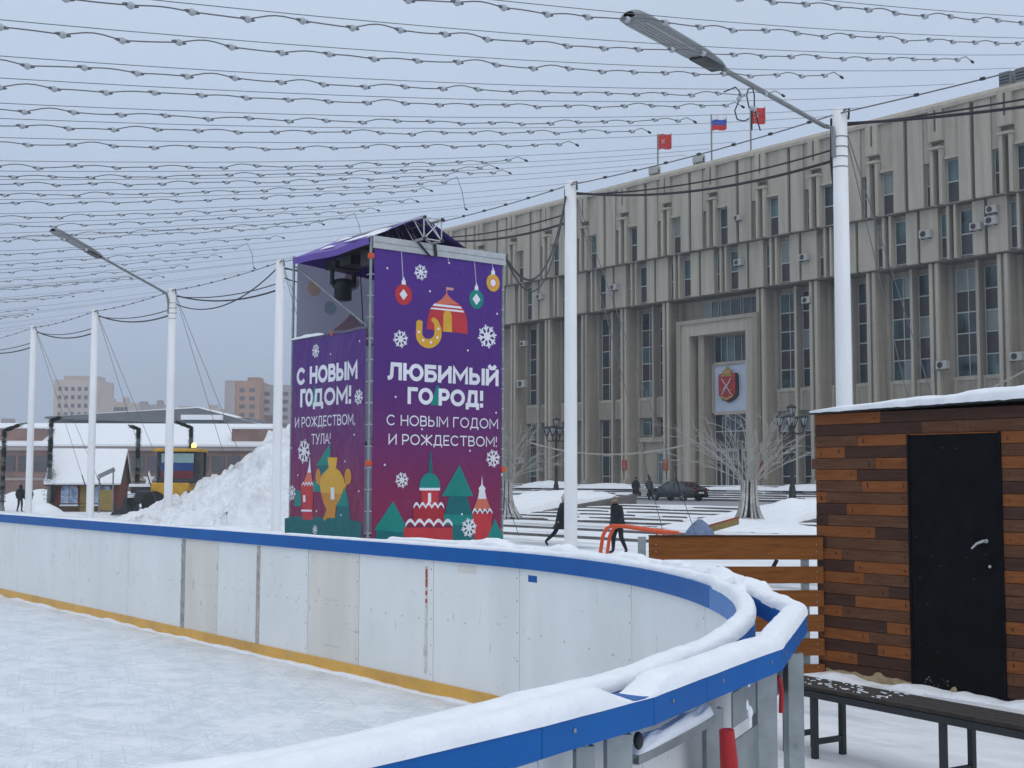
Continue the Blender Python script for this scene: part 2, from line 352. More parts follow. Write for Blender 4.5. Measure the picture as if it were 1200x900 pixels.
def mound(name, x0, x1, y0, y1, hf, base, m, n=60, label=None, cat='snow', kind='stuff'):
    mb = MB(); P = []
    nx = n; ny = max(8, int(n*(y1-y0)/(x1-x0))) if x1 > x0 else n; ny = min(ny, 140)
    for i in range(nx+1):
        row = []
        for j in range(ny+1):
            x = x0+(x1-x0)*i/nx; y = y0+(y1-y0)*j/ny
            ed = i in (0, nx) or j in (0, ny)
            row.append(Vector((x, y, base-.1 if ed else base+hf(x, y))))
        P.append(row)
    mb.grid(P, m)
    return tag(mb.build(name), label, cat, None, kind)

# ------------------------------------------------------------------ ground, plaza, steps
PZ = -.6
g = MB(); g.poly([(-2500, -2500, PZ-.02), (2500, -2500, PZ-.02), (2500, 2500, PZ-.02), (-2500, 2500, PZ-.02)], snow)
tag(g.build('ground'), kind='structure')
g = MB(); g.poly([(-60, -60, PZ), (46, -60, PZ), (46, 190, PZ), (-60, 190, PZ)], plaza_m)
tag(g.build('plaza'), 'snow covered square with grey slush tracks', None, kind='structure')
g = MB(); g.box(-30, 12.2, -12, 34, PZ+.004, -.012, granite); g.poly([(-30, -12, 0), (12.2, -12, 0), (12.2, 34, 0), (-30, 34, 0)], deck_m)
tag(g.build('rink_platform'), None, None, kind='structure')
# low kerbs crossing the square
for k, (x, w) in enumerate(((33.2, .25), (38.5, .2))):
    g = MB(); g.box(x, x+w, -20, 120, PZ+.004, PZ+.10, granite); tag(g.build('kerb'), kind='structure')
# lower stairs, the road in front of the seat of government, upper stairs
def flight(name, x0, x1, z0, z1, n, y0, y1, seed):
    g = MB()
    for i in range(n):
        xa = x0+(x1-x0)*i/n; xb = x1; za = z0+(z1-z0)*i/n; zb = z0+(z1-z0)*(i+1)/n
        g.box(xa, xb, y0, y1, za if i else za-.05, zb, granite)
        # snow lying on the tread, ragged front edge
        dep = (x1-x0)/n; N_ = 260; top = []; 
        for j in range(N_+1):
            y = y0+(y1-y0)*j/N_; q = fbm(y*.35, seed+i*3.1, 0, 1, 4)
            fr_ = xa+.03+min(.8, max(0, .14-.6*q))*dep; cv = min(.92, max(0, .05+1.5*q)) if fr_ < xa+.05 else 0
            top.append([Vector((xa-.012 if cv else fr_, y, zb-(z1-z0)/n*cv+(.001 if cv else .004))), Vector((xa-.012 if cv else fr_, y, zb+.006)), Vector((fr_+.06*dep, y, zb+.035+.02*q)), Vector((xa+dep*.95, y, zb+.05+.03*q)), Vector((xa+dep*.99, y, zb+.004))])
        g.grid(top, snow, flip=True)
    return tag(g.build(name), kind='structure')
flight('lower_steps', 46, 56.5, PZ-.02, .1, 6, -20, 150, 1.)
g = MB(); g.poly([(56.4, -60, .104), (72.2, -60, .104), (72.2, 190, .104), (56.4, 190, .104)], road_m); tag(g.build('road'), kind='structure')
flight('upper_steps', 71.2, 74.6, .1, 1.2, 7, -20, 150, 5.)
g = MB(); g.box(74.55, 82, -20, 150, .9, 1.196, snow); tag(g.build('terrace'), kind='structure')

# granite parapets flanking the lower stairs and the snow heaped on them
def parapet(x0, x1, y, label):
    g = MB(); g.prism([(x0, y, PZ-.05), (x1, y, PZ-.05), (x1, y, .72), (x0+.2, y, PZ+.12)], (0, .5, 0), granite)
    return tag(g.build('stair_parapet'), label, 'parapet', recalc_group)
recalc_group = 'granite parapets of the lower stairs'
parapet(47.6, 57.4, 58.6, 'sloping granite parapet under the snow mound beside the white pole')
parapet(47.6, 57.4, 38.6, 'sloping granite parapet behind the light tree, half hidden by the wooden shed')
def hump(cx, cy, ax_, ay_, h, seed, rough=.3):
    def f(x, y):
        d = ((x-cx)/ax_)**2+((y-cy)/ay_)**2
        return max(0, h*max(0, 1-d)**.8*(1+rough*fbm(x, y, seed, .5, 4)) + .05*fbm(x, y, seed+3, 1.4, 3))
    return f
mound('snow_mound', 46.5, 60, 59.05, 71, lambda x, y: max(0., min(1, (x-46.5)/6)*1.55*max(0, 1-((y-61.5)/8.5)**2 if y > 61.5 else .72+.28*(y-59)/2.5)*(1+.15*fbm(x, y, 2, .4, 4))*min(1, (60-x)/3.2)), PZ, snow, 60, 'smooth snow mound heaped on the stair parapet beside the white pole')
mound('snow_mound', 46.5, 58, 39.05, 47.5, lambda x, y: max(0., min(1, (x-46.5)/5)*1.25*max(0, 1-((y-40.6)/6.5)**2 if y > 40.6 else .75+.25*(y-39)/1.6)*(1+.2*fbm(x, y, 4, .5, 4))*min(1, (58-x)/3)), PZ, snow, 60, 'lumpy snow mound behind the frosted light tree')
mound('snow_bank', 43, 47.5, 34.5, 45, hump(45.4, 39.5, 2.2, 5, .42, 11), PZ, snow, 40, 'low bank of snow round the foot of the light tree')
for i, (cx, cy, h) in enumerate(((73.6, 86, .5), (73.7, 79, .35), (73.6, 57, .45), (73.8, 64, .2))):
    mound('snow_bank', cx-.9, cx+.9, cy-4, cy+4, hump(cx, cy, .9, 4, h, 20+i), 1.0, snow, 24,
          ['snow bank along the terrace edge left of the two dark figures', 'small snow bank on the terrace edge behind the two dark figures', 'snow bank on the terrace edge behind the black lamp post', 'thin snow bank on the terrace behind the car'][i])

# ------------------------------------------------------------------ government building
FX0, FX1, FX2, FW = 77.5, 77.2, 76.6, 79.2     # pier fronts, second volume, top volume, window plane
P_ = 5.13
B = thing('government_building', 'long grey concrete government building with vertical ribs and a crest over its portal', 'building', (78, 70, 1.2))
Y_LO, Y_HI = 34.5, 122.
def yk(k): return 50.25+P_*k
wall = MB()
wall.box(FW, 100, Y_LO, Y_HI, 1.15, 16.7, concrete)
wall.build('wall', B)
v2 = MB(); v2.box(FX1+.5, 100, Y_LO, Y_HI, 16.72, 20.4, concrete); v2.build('second_storey_wall', B)
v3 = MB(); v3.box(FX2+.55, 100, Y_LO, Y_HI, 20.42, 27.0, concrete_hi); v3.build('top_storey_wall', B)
un = MB()
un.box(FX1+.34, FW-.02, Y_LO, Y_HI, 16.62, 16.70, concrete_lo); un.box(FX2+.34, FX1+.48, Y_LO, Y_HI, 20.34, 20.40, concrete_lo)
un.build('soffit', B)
co = MB()
co.prism([(FX2-.15, Y_LO, 26.95), (FX2-.15, Y_LO, 27.2), (FX2+.45, Y_LO, 27.62), (FX2+1.2, Y_LO, 27.62), (FX2+1.2, Y_LO, 26.95)], (0, Y_HI-Y_LO, 0), concrete_hi)
co.build('cornice', B, recalc=True)
KS = range(-2, 13)
PORTAL = (3, 4)            # bays taken by the portal: piers at k=4 missing below
def window(y0, y1, z0, z1, X, bands, mull, stuff=False):
    """one window: bands = list of (z, material) from the top down, thin mullions as a frame sub-part"""
    w = MB()
    for (za, zb, m_) in bands:
        if m_ is tealglass:          # each light has its own blind, curtain or bare pane
            cut = [y0]+[y0+(y1-y0)*q for q in mull]+[y1]
            for ya, yb in zip(cut, cut[1:]): w.box(X-.04, X+.02, ya, yb, za, zb, rnd.choice([tealglass, tealglass, deepglass, deepglass, blindglass]))
        else: w.box(X-.04, X+.02, y0, y1, za, zb, m_)
    o = w.build('window', B)
    f = MB(); t = .055
    for y in [y0+t/2, y1-t/2]+[y0+(y1-y0)*q for q in mull]: f.box(X-.10, X-.042, y-t/2, y+t/2, z0, z1, winframe)
    zs = sorted({b[0] for b in bands} | {b[1] for b in bands})
    for z in zs:
        f.box(X-.115, X-.045, y0+.003, y1-.003, max(z0, z-.04), min(z1, z+.04), winframe)
    f.build('frame', o)
    return o
for k in KS:
    Y = yk(k)
    # lower piers: twin ribs in front, plain flank behind
    if k != 4:
        p = MB()
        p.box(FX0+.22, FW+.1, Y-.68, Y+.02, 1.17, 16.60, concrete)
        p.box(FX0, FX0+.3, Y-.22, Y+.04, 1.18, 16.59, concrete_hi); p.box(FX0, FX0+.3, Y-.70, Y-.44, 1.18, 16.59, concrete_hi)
        p.box(FW-.45, FW+.1, Y-1.02, Y-.69, 1.17, 16.58, concrete)
        p.box(FX0-.05, FX0+.2, Y-.74, Y+.08, 1.16, 1.7, concrete)
        p.build('pier', B)
    # second storey block
    s = MB()
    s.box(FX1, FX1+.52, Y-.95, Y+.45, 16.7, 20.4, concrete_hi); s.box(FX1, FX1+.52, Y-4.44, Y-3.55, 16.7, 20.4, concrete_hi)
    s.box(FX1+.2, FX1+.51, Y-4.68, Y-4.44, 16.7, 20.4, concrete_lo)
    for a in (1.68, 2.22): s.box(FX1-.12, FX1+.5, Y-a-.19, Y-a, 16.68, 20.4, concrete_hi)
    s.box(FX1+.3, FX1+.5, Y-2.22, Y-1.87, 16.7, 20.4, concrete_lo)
    s.build('storey_panel', B)
    # top storey block with its pendant and capped twin fins
    t_ = MB()
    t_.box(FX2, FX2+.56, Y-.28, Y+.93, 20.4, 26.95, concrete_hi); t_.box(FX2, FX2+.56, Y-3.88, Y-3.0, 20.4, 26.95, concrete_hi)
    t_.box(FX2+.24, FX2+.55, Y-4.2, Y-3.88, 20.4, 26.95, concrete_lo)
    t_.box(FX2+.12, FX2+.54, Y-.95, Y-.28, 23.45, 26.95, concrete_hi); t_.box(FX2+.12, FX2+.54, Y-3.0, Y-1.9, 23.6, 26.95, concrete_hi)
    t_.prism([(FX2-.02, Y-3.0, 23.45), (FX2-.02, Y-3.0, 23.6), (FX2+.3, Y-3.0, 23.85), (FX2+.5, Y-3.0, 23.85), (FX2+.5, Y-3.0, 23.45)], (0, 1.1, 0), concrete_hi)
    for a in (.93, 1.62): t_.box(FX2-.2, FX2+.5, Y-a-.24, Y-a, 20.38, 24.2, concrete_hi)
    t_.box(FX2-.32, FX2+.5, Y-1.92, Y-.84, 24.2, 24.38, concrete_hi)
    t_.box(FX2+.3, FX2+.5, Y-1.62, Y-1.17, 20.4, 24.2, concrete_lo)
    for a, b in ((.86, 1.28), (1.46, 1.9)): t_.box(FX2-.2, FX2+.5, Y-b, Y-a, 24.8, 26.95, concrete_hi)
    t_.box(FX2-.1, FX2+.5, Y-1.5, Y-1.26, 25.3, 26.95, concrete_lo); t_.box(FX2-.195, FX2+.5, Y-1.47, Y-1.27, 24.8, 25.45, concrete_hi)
    t_.build('top_panel', B)
    # windows
    for a, b, X, zl, zm, zh in ((.955, 1.66, FX1+.48, 16.86, 18.3, 19.95), (2.42, 3.54, FX1+.48, 16.86, 18.3, 19.95)):
        window(Y-b, Y-a, zl, zh, X, [(zl, zm, darkpanel), (zm, zh, tealglass)], [])
    for a, b in ((.285, .92), (1.88, 2.99)):
        window(Y-b, Y-a, 20.45, 23.42, FX2+.5, [(20.45, 21.9, darkpanel), (21.9, 23.42, tealglass)], [])
    if k >= 10 or k == -2: continue     # lower bays wholly behind the tower / out of the picture
    if k in (4, 5):
        continue
    bd = [(14.68, 16.2, tealglass), (13.2, 14.68, darkpanel), (11.74, 13.2, tealglass), (10.22, 11.74, darkpanel), (8.78, 10.22, tealglass)]
    gd = [(5.45, 6.95, tealglass), (3.78, 5.45, darkpanel), (1.95, 3.78, tealglass), (1.3, 1.95, darkpanel)]
    f = MB(); f.box(78.35, FW+.05, Y-3.2, Y-2.98, 1.2 if k not in (6, 2) else 5.3, 16.58, concrete_hi); f.build('fin', B)
    for a, b in ((1.03, 2.96), (3.22, 4.95)):
        window(Y-b, Y-a, 8.78, 16.2, FW-.02, bd, [.5] if a < 2 else [])
        sp = MB(); sp.box(FW-.5, FW+.02, Y-b, Y-a, 7.0, 8.74, concrete); sp.box(FW-.56, FW-.4, Y-b, Y-a, 8.5, 8.745, concrete_hi)
        sp.box(FW-.56, FW-.4, Y-b+.0, Y-b+.22, 7.02, 8.49, concrete_hi); sp.box(FW-.56, FW-.4, Y-a-.22, Y-a, 7.02, 8.49, concrete_hi); sp.build('spandrel', B)
        if k in (6, 2):
            window(Y-b, Y-a, 5.45, 6.95, FW-.02, [(5.45, 6.95, tealglass)], [.5])
        else:
            window(Y-b, Y-a, 1.3, 6.95, FW-.02, gd, [.5] if a < 2 else [])
    if k in (6, 2):                     # a door in a stone surround
        s = MB(); s.box(FW-.7, FW+.02, Y-4.95, Y-1.03, 4.9, 5.3, concrete_hi); s.box(FW-.6, FW+.02, Y-1.5, Y-1.03, 1.2, 4.9, concrete_hi)
        s.box(FW-.3, FW+.02, Y-3.0, Y-1.5, 1.2, 4.9, concrete); s.box(FW-.3, FW+.02, Y-4.95, Y-3.0, 3.9, 4.9, concrete); s.build('door_surround', B)
        d = MB(); d.box(FW-.12, FW+.01, Y-4.6, Y-3.0, 1.2, 3.9, tealglass)
        for y in (Y-3.04, Y-3.8, Y-4.56): d.box(FW-.2, FW-.1, y-.05, y+.05, 1.2, 3.9, winframe)
        d.box(FW-.2, FW-.1, Y-4.6, Y-3.0, 3.1, 3.2, winframe); d.build('door', B)
# portal
pt = MB()
pt.box(77.3, FW+.1, 72.7, 73.85, 1.17, 14.6, concrete_hi); pt.box(77.3, FW+.1, 65.55, 66.65, 1.17, 14.6, concrete_hi); pt.box(77.3, FW+.1, 66.65, 72.7, 13.45, 14.6, concrete_hi)
pt.box(77.15, 77.4, 73.55, 74.0, 1.16, 14.75, concrete); pt.box(77.15, 77.4, 65.4, 65.85, 1.16, 14.75, concrete); pt.box(77.15, 77.4, 65.85, 73.55, 14.45, 14.75, concrete)
pt.box(77.75, FW+.1, 71.5, 72.1, 1.18, 13.44, concrete); pt.box(77.75, FW+.1, 66.66, 67.0, 1.18, 13.44, concrete_hi)
pt.build('portal', B)
for y0, y1 in ((71.0, 72.6), (68.6, 70.8), (66.7, 68.4)):
    window(y0, y1, 14.9, 16.4, FW-.02, [(14.9, 16.4, tealglass)], [.5])
window(67.05, 71.45, 11.1, 13.4, FW-.1, [(11.1, 13.4, tealglass)], [.17, .33, .5, .67, .83])
window(67.05, 71.45, 4.2, 7.1, FW-.1, [(5.6, 7.1, tealglass), (4.2, 5.6, darkpanel)], [.25, .5, .75])
pn = MB(); pn.box(78.75, FW, 67.2, 71.2, 7.2, 11.0, panel_blue)
for z in (8.15, 9.1, 10.05): pn.box(78.745, 78.76, 67.2, 71.2, z-.02, z+.02, winframe)
pn.box(78.6, FW, 71.2, 71.42, 7.1, 11.1, concrete_hi); pn.box(78.6, FW, 67.0, 67.2, 7.1, 11.1, concrete_hi); pn.box(78.6, FW, 67.2, 71.2, 11.0, 11.25, concrete_hi); pn.box(78.6, FW, 67.2, 71.2, 6.95, 7.2, concrete_hi)
panel = pn.build('crest_panel', B)
em = MB()                                # crest: tall red shield, crossed blades, gilt crown and ribbon
cy, cz = 69.55, 9.3
shp = [(.85, 1.0), (.95, .8), (.95, -.75), (.6, -1.1), (0, -1.35), (-.6, -1.1), (-.95, -.75), (-.95, .8), (-.85, 1.0)]
em.prism([(78.72, cy+a, cz-.05+b) for a, b in shp], (-.28, 0, 0), emblem_dark); em.prism([(78.46, cy+a*.93, cz+b*.95) for a, b in shp], (-.12, 0, 0), emblem_red)
for a in (1, -1):
    em.beam((78.29, cy-.5*a, cz-.75), (78.29, cy+.5*a, cz+.55), .055, .04, emblem_silver, up=(1, 0, 0))
    em.beam((78.29, cy-.62*a, cz-.35), (78.29, cy-.28*a, cz-.6), .06, .05, emblem_gold, up=(1, 0, 0))
em.beam((78.27, cy-.35, cz+.25), (78.27, cy+.35, cz-.35), .05, .04, emblem_silver, up=(1, 0, 0))
em.beam((78.29, cy-.7, cz-.85), (78.29, cy, cz-1.15), .16, .05, emblem_gold, up=(1, 0, 0)); em.beam((78.30, cy, cz-1.15), (78.30, cy+.7, cz-.85), .16, .05, emblem_gold, up=(1, 0, 0))
em.sphere((78.4, cy, cz+1.0), (.2, .5, .32), emblem_gold); em.sphere((78.4, cy, cz+1.34), (.13, .18, .2), emblem_gold)
em.box(78.3, 78.5, cy-.55, cy+.55, cz+.72, cz+.86, emblem_gold)
em.build('crest', panel)
for y0, y1 in ((70.2, 71.4), (68.9, 70.1), (67.1, 68.6)):
    d = MB(); d.box(FW-.14, FW-.02, y0, y1, 1.2, 4.1, darkpanel)
    for y in (y0+.05, (y0+y1)/2, y1-.05): d.box(FW-.22, FW-.13, y-.05, y+.05, 1.2, 4.1, winframe)
    d.box(FW-.22, FW-.13, y0, y1, 3.3, 3.4, winframe); d.box(FW-.23, FW-.13, y0, y1, 3.98, 4.12, winframe)
    d.build('door', B)
# things fixed to the facade: conditioner boxes, plaques, roof gear, flags
def aircon(px, py, X, s=1., label=''):
    s *= .85
    p = onX(px, py, X)
    t = thing('air_conditioner', label, 'air conditioner', p, 0, 'air conditioners on the concrete facade')
    b = MB(); b.box(-.45, .0, -.45*s, .45*s, -.3*s, .3*s, ac_white); b.build('casing', t, local=True, bevel=.03)
    f = MB(); f.lathe([(.22*s, -.03), (.22*s, 0), (.16*s, .004)], steel_dark, 14, (-.455, .08, 0), 'x'); f.build('fan', t, local=True)
    k = MB(); k.beam((-.4, -.3*s, -.33*s), (.05, -.3*s, -.33*s), .04, .04, steel_dark); k.beam((-.4, .3*s, -.33*s), (.05, .3*s, -.33*s), .04, .04, steel_dark); k.build('bracket', t, local=True)
for a in ((1087, 275, FX1, 1.1, 'air conditioner under the top storey above the wooden shed, beside a window'), (1146, 266, FX1, 1., 'small air conditioner near a pair of stacked ones'),
          (1164, 259, FX1, 1.1, 'lower of two stacked air conditioners at the right'), (1165, 246, FX1, 1., 'upper of two stacked air conditioners at the right'),
          (1107, 428, FX0+.2, 1.1, 'air conditioner on a pier just above the shed roof'), (1194, 418, FX0+.2, 1.1, 'air conditioner on the pier at the photo edge'),
          (868, 308, FX1, 1., 'air conditioner above the entrance portal'), (945, 302, FX1, 1., 'air conditioner on the second storey near the lamp pole'),
          (722, 337, FX1, 1., 'air conditioner right of the white pole below the top storey'), (635, 348, FX1, 1., 'air conditioner left of the white pole below the top storey'),
          (614, 450, FX0+.2, 1.4, 'large air conditioner low on the pier beside the tower'), (616, 403, FX0+.2, 1., 'small dark air conditioner high on the pier beside the tower'), (611, 540, FX0+.2, 1.1, 'air conditioner at ground floor behind frosted branches'), (867, 196+60, FX2, .8, 'little air conditioner on the top storey above the portal'), (948, 352, FX0+.2, 1., 'air conditioner at the head of a pier left of the lamp pole')):
    aircon(*a)
def plaque(px, py, label, w=.6, h=.85):
    p = onX(px, py, FX0-.02)
    t = thing('plaque', label, 'plaque', p, 0, 'red plaques on the piers')
    b = MB(); b.box(-.05, .02, -w/2, w/2, -h/2, h/2, plaque_red); b.build('board', t, local=True)
    f = MB()
    for z in (.38, .12, -.1, -.3): f.box(-.056, -.049, -w*.3, w*.3, z*h-.04, z*h+.03, emblem_gold)
    f.build('lettering', t, local=True)
plaque(732, 545, 'red plaque on the pier left of the side door'); plaque(780, 545, 'red plaque on the pier between side door and portal')
plaque(891, 548, 'red plaque on the pier right of the portal behind the light tree', .7, .8)
def flag(px, ytop, ybot, kind, label, X=79.5, fwid=2.2):
    pb = onX(px, ybot, X); pt_ = onX(px, ytop, X)
    t = thing('flag', label, 'flag', (X, pb.y, 27.5), 0, None)
    m_ = MB(); m_.tube([(0, 0, -.2), (0, 0, pt_.z-27.5)], .07, lamp_grey, 8); m_.build('flagpole', t, local=True)
    h = pt_.z-27.5; f = MB(); n = 12; H = 1.35
    bands = [(1, flag_red)] if kind != 'tri' else [(3, None)]
    def row(zf): return [Vector((.14*math.sin(i*.9)*i/n*1.5, -.08-fwid*i/n*.82, h-.1-zf*H-.25*(i/n)**1.5+.06*math.sin(i*.7))) for i in range(n+1)]
    cols = [flag_red]*3 if kind != 'tri' else [flag_white, flag_blue, flag_red]
    for b in range(3): f.grid([row(b/3), row((b+.5)/3), row((b+1)/3)], cols[b])
    if kind != 'tri':
        q = row(.5); c = (q[5]+q[6])/2 + Vector((-.16, 0, 0))
        for a in (1, -1): f.beam(c+Vector((0, -.2, -.17*a)), c+Vector((0, .2, .17*a)), .06, .02, emblem_silver, up=(1, 0, 0))
        f.beam(c+Vector((0, 0, -.2)), c+Vector((0, 0, .2)), .06, .02, emblem_gold, up=(1, 0, 0))
    f.build('cloth', t, local=True)
flag(771, 157, 206, 'red', 'red flag with pale crossed emblem, leftmost of the three on the roof')
flag(834, 134, 188, 'tri', 'white blue and red flag on the roof, middle of three')
flag(880, 126, 176, 'red', 'red flag flying behind the street lamp arm on the roof', fwid=2.0)
for px, py, lb in ((767, 203, 'floodlight box on the cornice under the leftmost flag'), (819, 189, 'floodlight box on the cornice under the tricolour flag')):
    p = onX(px, py, FX2+.6); t = thing('floodlight', lb, 'floodlight', (p.x, p.y, 27.6))
    b = MB(); b.box(-.25, .25, -.5, .5, .15, .75, ac_white); b.build('housing', t, local=True, bevel=.03)
    b = MB(); b.box(-.05, .05, -.55, -.5, -.02, .5, steel_dark); b.box(-.05, .05, .5, .55, -.02, .5, steel_dark); b.build('bracket', t, local=True)
for px, lb in ((1181, 'grey roof unit on the cornice at the photo edge'), (1200, 'outer of two grey roof units on the cornice, cut by the photo edge')):
    p = onX(px, 96, FX2+.8); t = thing('roof_unit', lb, 'roof unit', (p.x, p.y, 27.6))
    b = MB(); b.box(-.4, .4, -.42, .42, 0, .95, lamp_grey); b.build('casing', t, local=True, bevel=.04)
    b = MB()
    for z in (.2, .4, .6, .8): b.box(-.43, -.4, -.36, .36, z-.06, z+.06, steel_dark)
    b.build('grille', t, local=True)

# ------------------------------------------------------------------ rink
ICE = .05
NEAR = .075
CX, CY, RR = .15, 7.55, 5.62      # corner arc: panel face radius
g = MB(); pts = [(-28, 33, ICE), (-28, CY-RR, ICE), (CX, CY-RR, ICE)]
for i in range(0, 31):
    a = -PI/2+PI/2*i/30; pts.append((CX+RR*math.cos(a), CY+RR*math.sin(a), ICE))
pts += [(CX+RR, 33, ICE)]
g.poly(pts, ice_m); tag(g.build('ice_rink'), 'scuffed white ice of the rink', None, kind='structure')
RB = thing('rink_boards', 'white rink boards with blue top rail and yellow kick strip', 'rink boards', (CX+RR, 10, 0))
XF = CX+RR
def bpath(s):     # distance from far end of the straight -> point & outward normal.  s=0 at Y=33
    L1 = 33-CY
    if s <= L1: return Vector((XF, 33-s, 0)), Vector((1, 0, 0))
    a = (s-L1)/RR
    if a <= PI/2:
        n = Vector((math.cos(-a), math.sin(-a), 0)); u = min(1, max(0, (a-R(38))/R(42))); return Vector((CX, CY, 0))+n*(RR-NEAR*u*u*(3-2*u)), n
    return Vector((CX-(s-L1-RR*PI/2), CY-RR+NEAR, 0)), Vector((0, -1, 0))
def s_of_y(Y): return 33-Y
def strip(mb, s0, s1, o0, o1, z0, z1, m, step=.15, shape=None):
    n = max(1, int((s1-s0)/step)); rows = []
    for i in range(n+1):
        p, nr = bpath(s0+(s1-s0)*i/n); a, b = p+nr*o0, p+nr*o1
        rows.append([a+UPV*z0, a+UPV*z1, b+UPV*z1, b+UPV*z0, a+UPV*z0])
    mb.grid(rows, m, smooth=False)
    for r_, fl in ((rows[0], 0), (rows[-1], 1)): mb.add(r_[:4], [(0, 1, 2, 3) if fl else (3, 2, 1, 0)], m)
# panel joints read along the far boards
joints = [33., 31, 29, 27, 25.4, 23.8, 22.2, 20.6, 19.2] + [onX(x, 690, XF).y for x in (-40, 20, 87, 150, 213, 255, 304, 361, 421, 508, 612)]
sj = [s_of_y(y) for y in joints]; L1 = 33-CY
p702 = onZ(702, 700, 1.0)
sj += [L1+RR*math.atan2(CY-p702.y, p702.x-CX)]
while sj[-1] < L1+RR*PI/2+22: sj.append(sj[-1]+1.25)
cream = {(255, 304), (421, 508)}
px_of = {}
for i, (a, b) in enumerate(zip(sj, sj[1:])):
    mb = MB(); yl = joints[i] if i < len(joints) else None
    c = i in (len(joints)-7, len(joints)-4)
    # index bookkeeping: the last eleven joints are the measured ones
    strip(mb, a+.004, b-.004, 0, .014, ICE+.006, 1.07, panel_cream if c else panel_white, .3)
    # screws down the joint and along mid height
    for z in (.2, .42, .62, .84, 1.0):
        p, nr = bpath(b-.03); d = Vector((-nr.y, nr.x, 0)); q = p-nr*.001
        mb.add([q+d*.005+UPV*(z-.005), q-d*.005+UPV*(z-.005), q-d*.005+UPV*(z+.005), q+d*.005+UPV*(z+.005)], [(0, 1, 2, 3)], screw)
    for t_ in (.18, .38, .6, .82):
        p, nr = bpath(a+(b-a)*t_); d = Vector((-nr.y, nr.x, 0)); q = p-nr*.001; z = .62+.01*rnd.uniform(-1, 1)
        mb.add([q+d*.005+UPV*(z-.005), q-d*.005+UPV*(z-.005), q-d*.005+UPV*(z+.005), q+d*.005+UPV*(z+.005)], [(0, 1, 2, 3)], screw)
    # worn grey bands at three joints
    k = i-len(joints)+1
    mb.build('board_panel', RB)
def wear(px0, px1, zlo, zhi, m):
    a, b = s_of_y(onX(px0, 690, XF).y), s_of_y(onX(px1, 690, XF).y); mb = MB()
    strip(mb, a, b, -.004, .0, zlo, zhi, m, .3); return mb.build('joint_strip', RB)
wear(212.2, 216.5, ICE+.01, 1.06, scuff); wear(300.6, 304.5, ICE+.01, 1.06, mat('joint_tape', (.42, .37, .34), .6, var=.4, scale=15)); wear(498.5, 501.5, .2, 1.02, mat('joint_line', (.62, .60, .56), .6, var=.3, scale=15))
mb = MB(); a = s_of_y(onX(499, 690, XF).y)
for z0, z1 in ((.93, 1.0), (.86, .925), (.8, .83), (.74, .77)): strip(mb, a+.004, a+.026, -.0065, -.0045, z0, z1, redmark)
mb.build('red_stain', RB)
mb = MB(); p = onZ(627.5, 671, 1.0); s0 = s_of_y(onX(624, 671, XF).y)
strip(mb, s0, s0+.11, -.004, -.001, .985, 1.03, blue); mb.build('blue_sticker', RB)
mb = MB(); s0 = s_of_y(onX(537, 663, XF).y); strip(mb, s0, s0+.22, -.004, -.001, 1.0, 1.05, panel_cream); mb.build('tape_patch', RB)
SEND = L1+RR*PI/2+20
mb = MB(); strip(mb, 0, SEND, -.012, -.001, ICE+.004, ICE+.10, kick, .2); mb.build('kick_strip', RB)
mb = MB(); strip(mb, 0, L1-.5, .016, .05, .02, 1.07, white_paint, .3); mb.build('backing', RB)
sc_ = L1+RR*.62
mb = MB(); strip(mb, 0, sc_, -.028, .075, 1.072, 1.18, blue, .12); strip(mb, sc_+.004, SEND, -.028, .04, 1.072, 1.18, blue_worn, .12); mb.build('top_rail', RB)
# snow and ice frills along the foot of the boards
mb = MB(); pp = []
for i in range(0, 420):
    s_ = 2+i*.09
    if s_ > L1+RR*1.2: break
    p, nr = bpath(s_); pp.append(p-nr*.03+UPV*(ICE-.006))
snow_roll(mb, pp, .08, .022, snow_fine, .06, 1.1, 3); tag(mb.build('snow_line'), 'thin ridge of scraped snow along the foot of the boards', 'snow', None, 'stuff')
# outer blue rail that follows the boards round the corner
OUT = [(-8, 1.82), (0.2, 1.85), (1.28, 2.0), (1.78, 2.105), (2.23, 2.22), (2.57, 2.362), (3.17, 2.60), (4.045, 3.19), (4.96, 4.3), (5.58, 5.5), (5.93, 7.0), (5.98, 9.)]
OW = .088
def offset_poly(pts, d):
    out = []
    for i, p in enumerate(pts):
        p = Vector((p[0], p[1], 0)); a = Vector((*pts[max(i-1, 0)], 0)); b = Vector((*pts[min(i+1, len(pts)-1)], 0))
        t1 = (p-a).normalized() if i else (b-p).normalized(); t2 = (b-p).normalized() if i < len(pts)-1 else t1
        n1 = Vector((-t1.y, t1.x, 0)); n2 = Vector((-t2.y, t2.x, 0)); n = (n1+n2).normalized(); out.append(p+n*d/max(.4, n.dot(n1)))
    return out
o_out = [Vector((*p, 0)) for p in OUT]; o_in = offset_poly(OUT, OW)
OR_ = thing('outer_rail', 'snow topped blue outer rail on galvanised posts behind the rink corner', 'rail', (4.05, 3.18, 0))
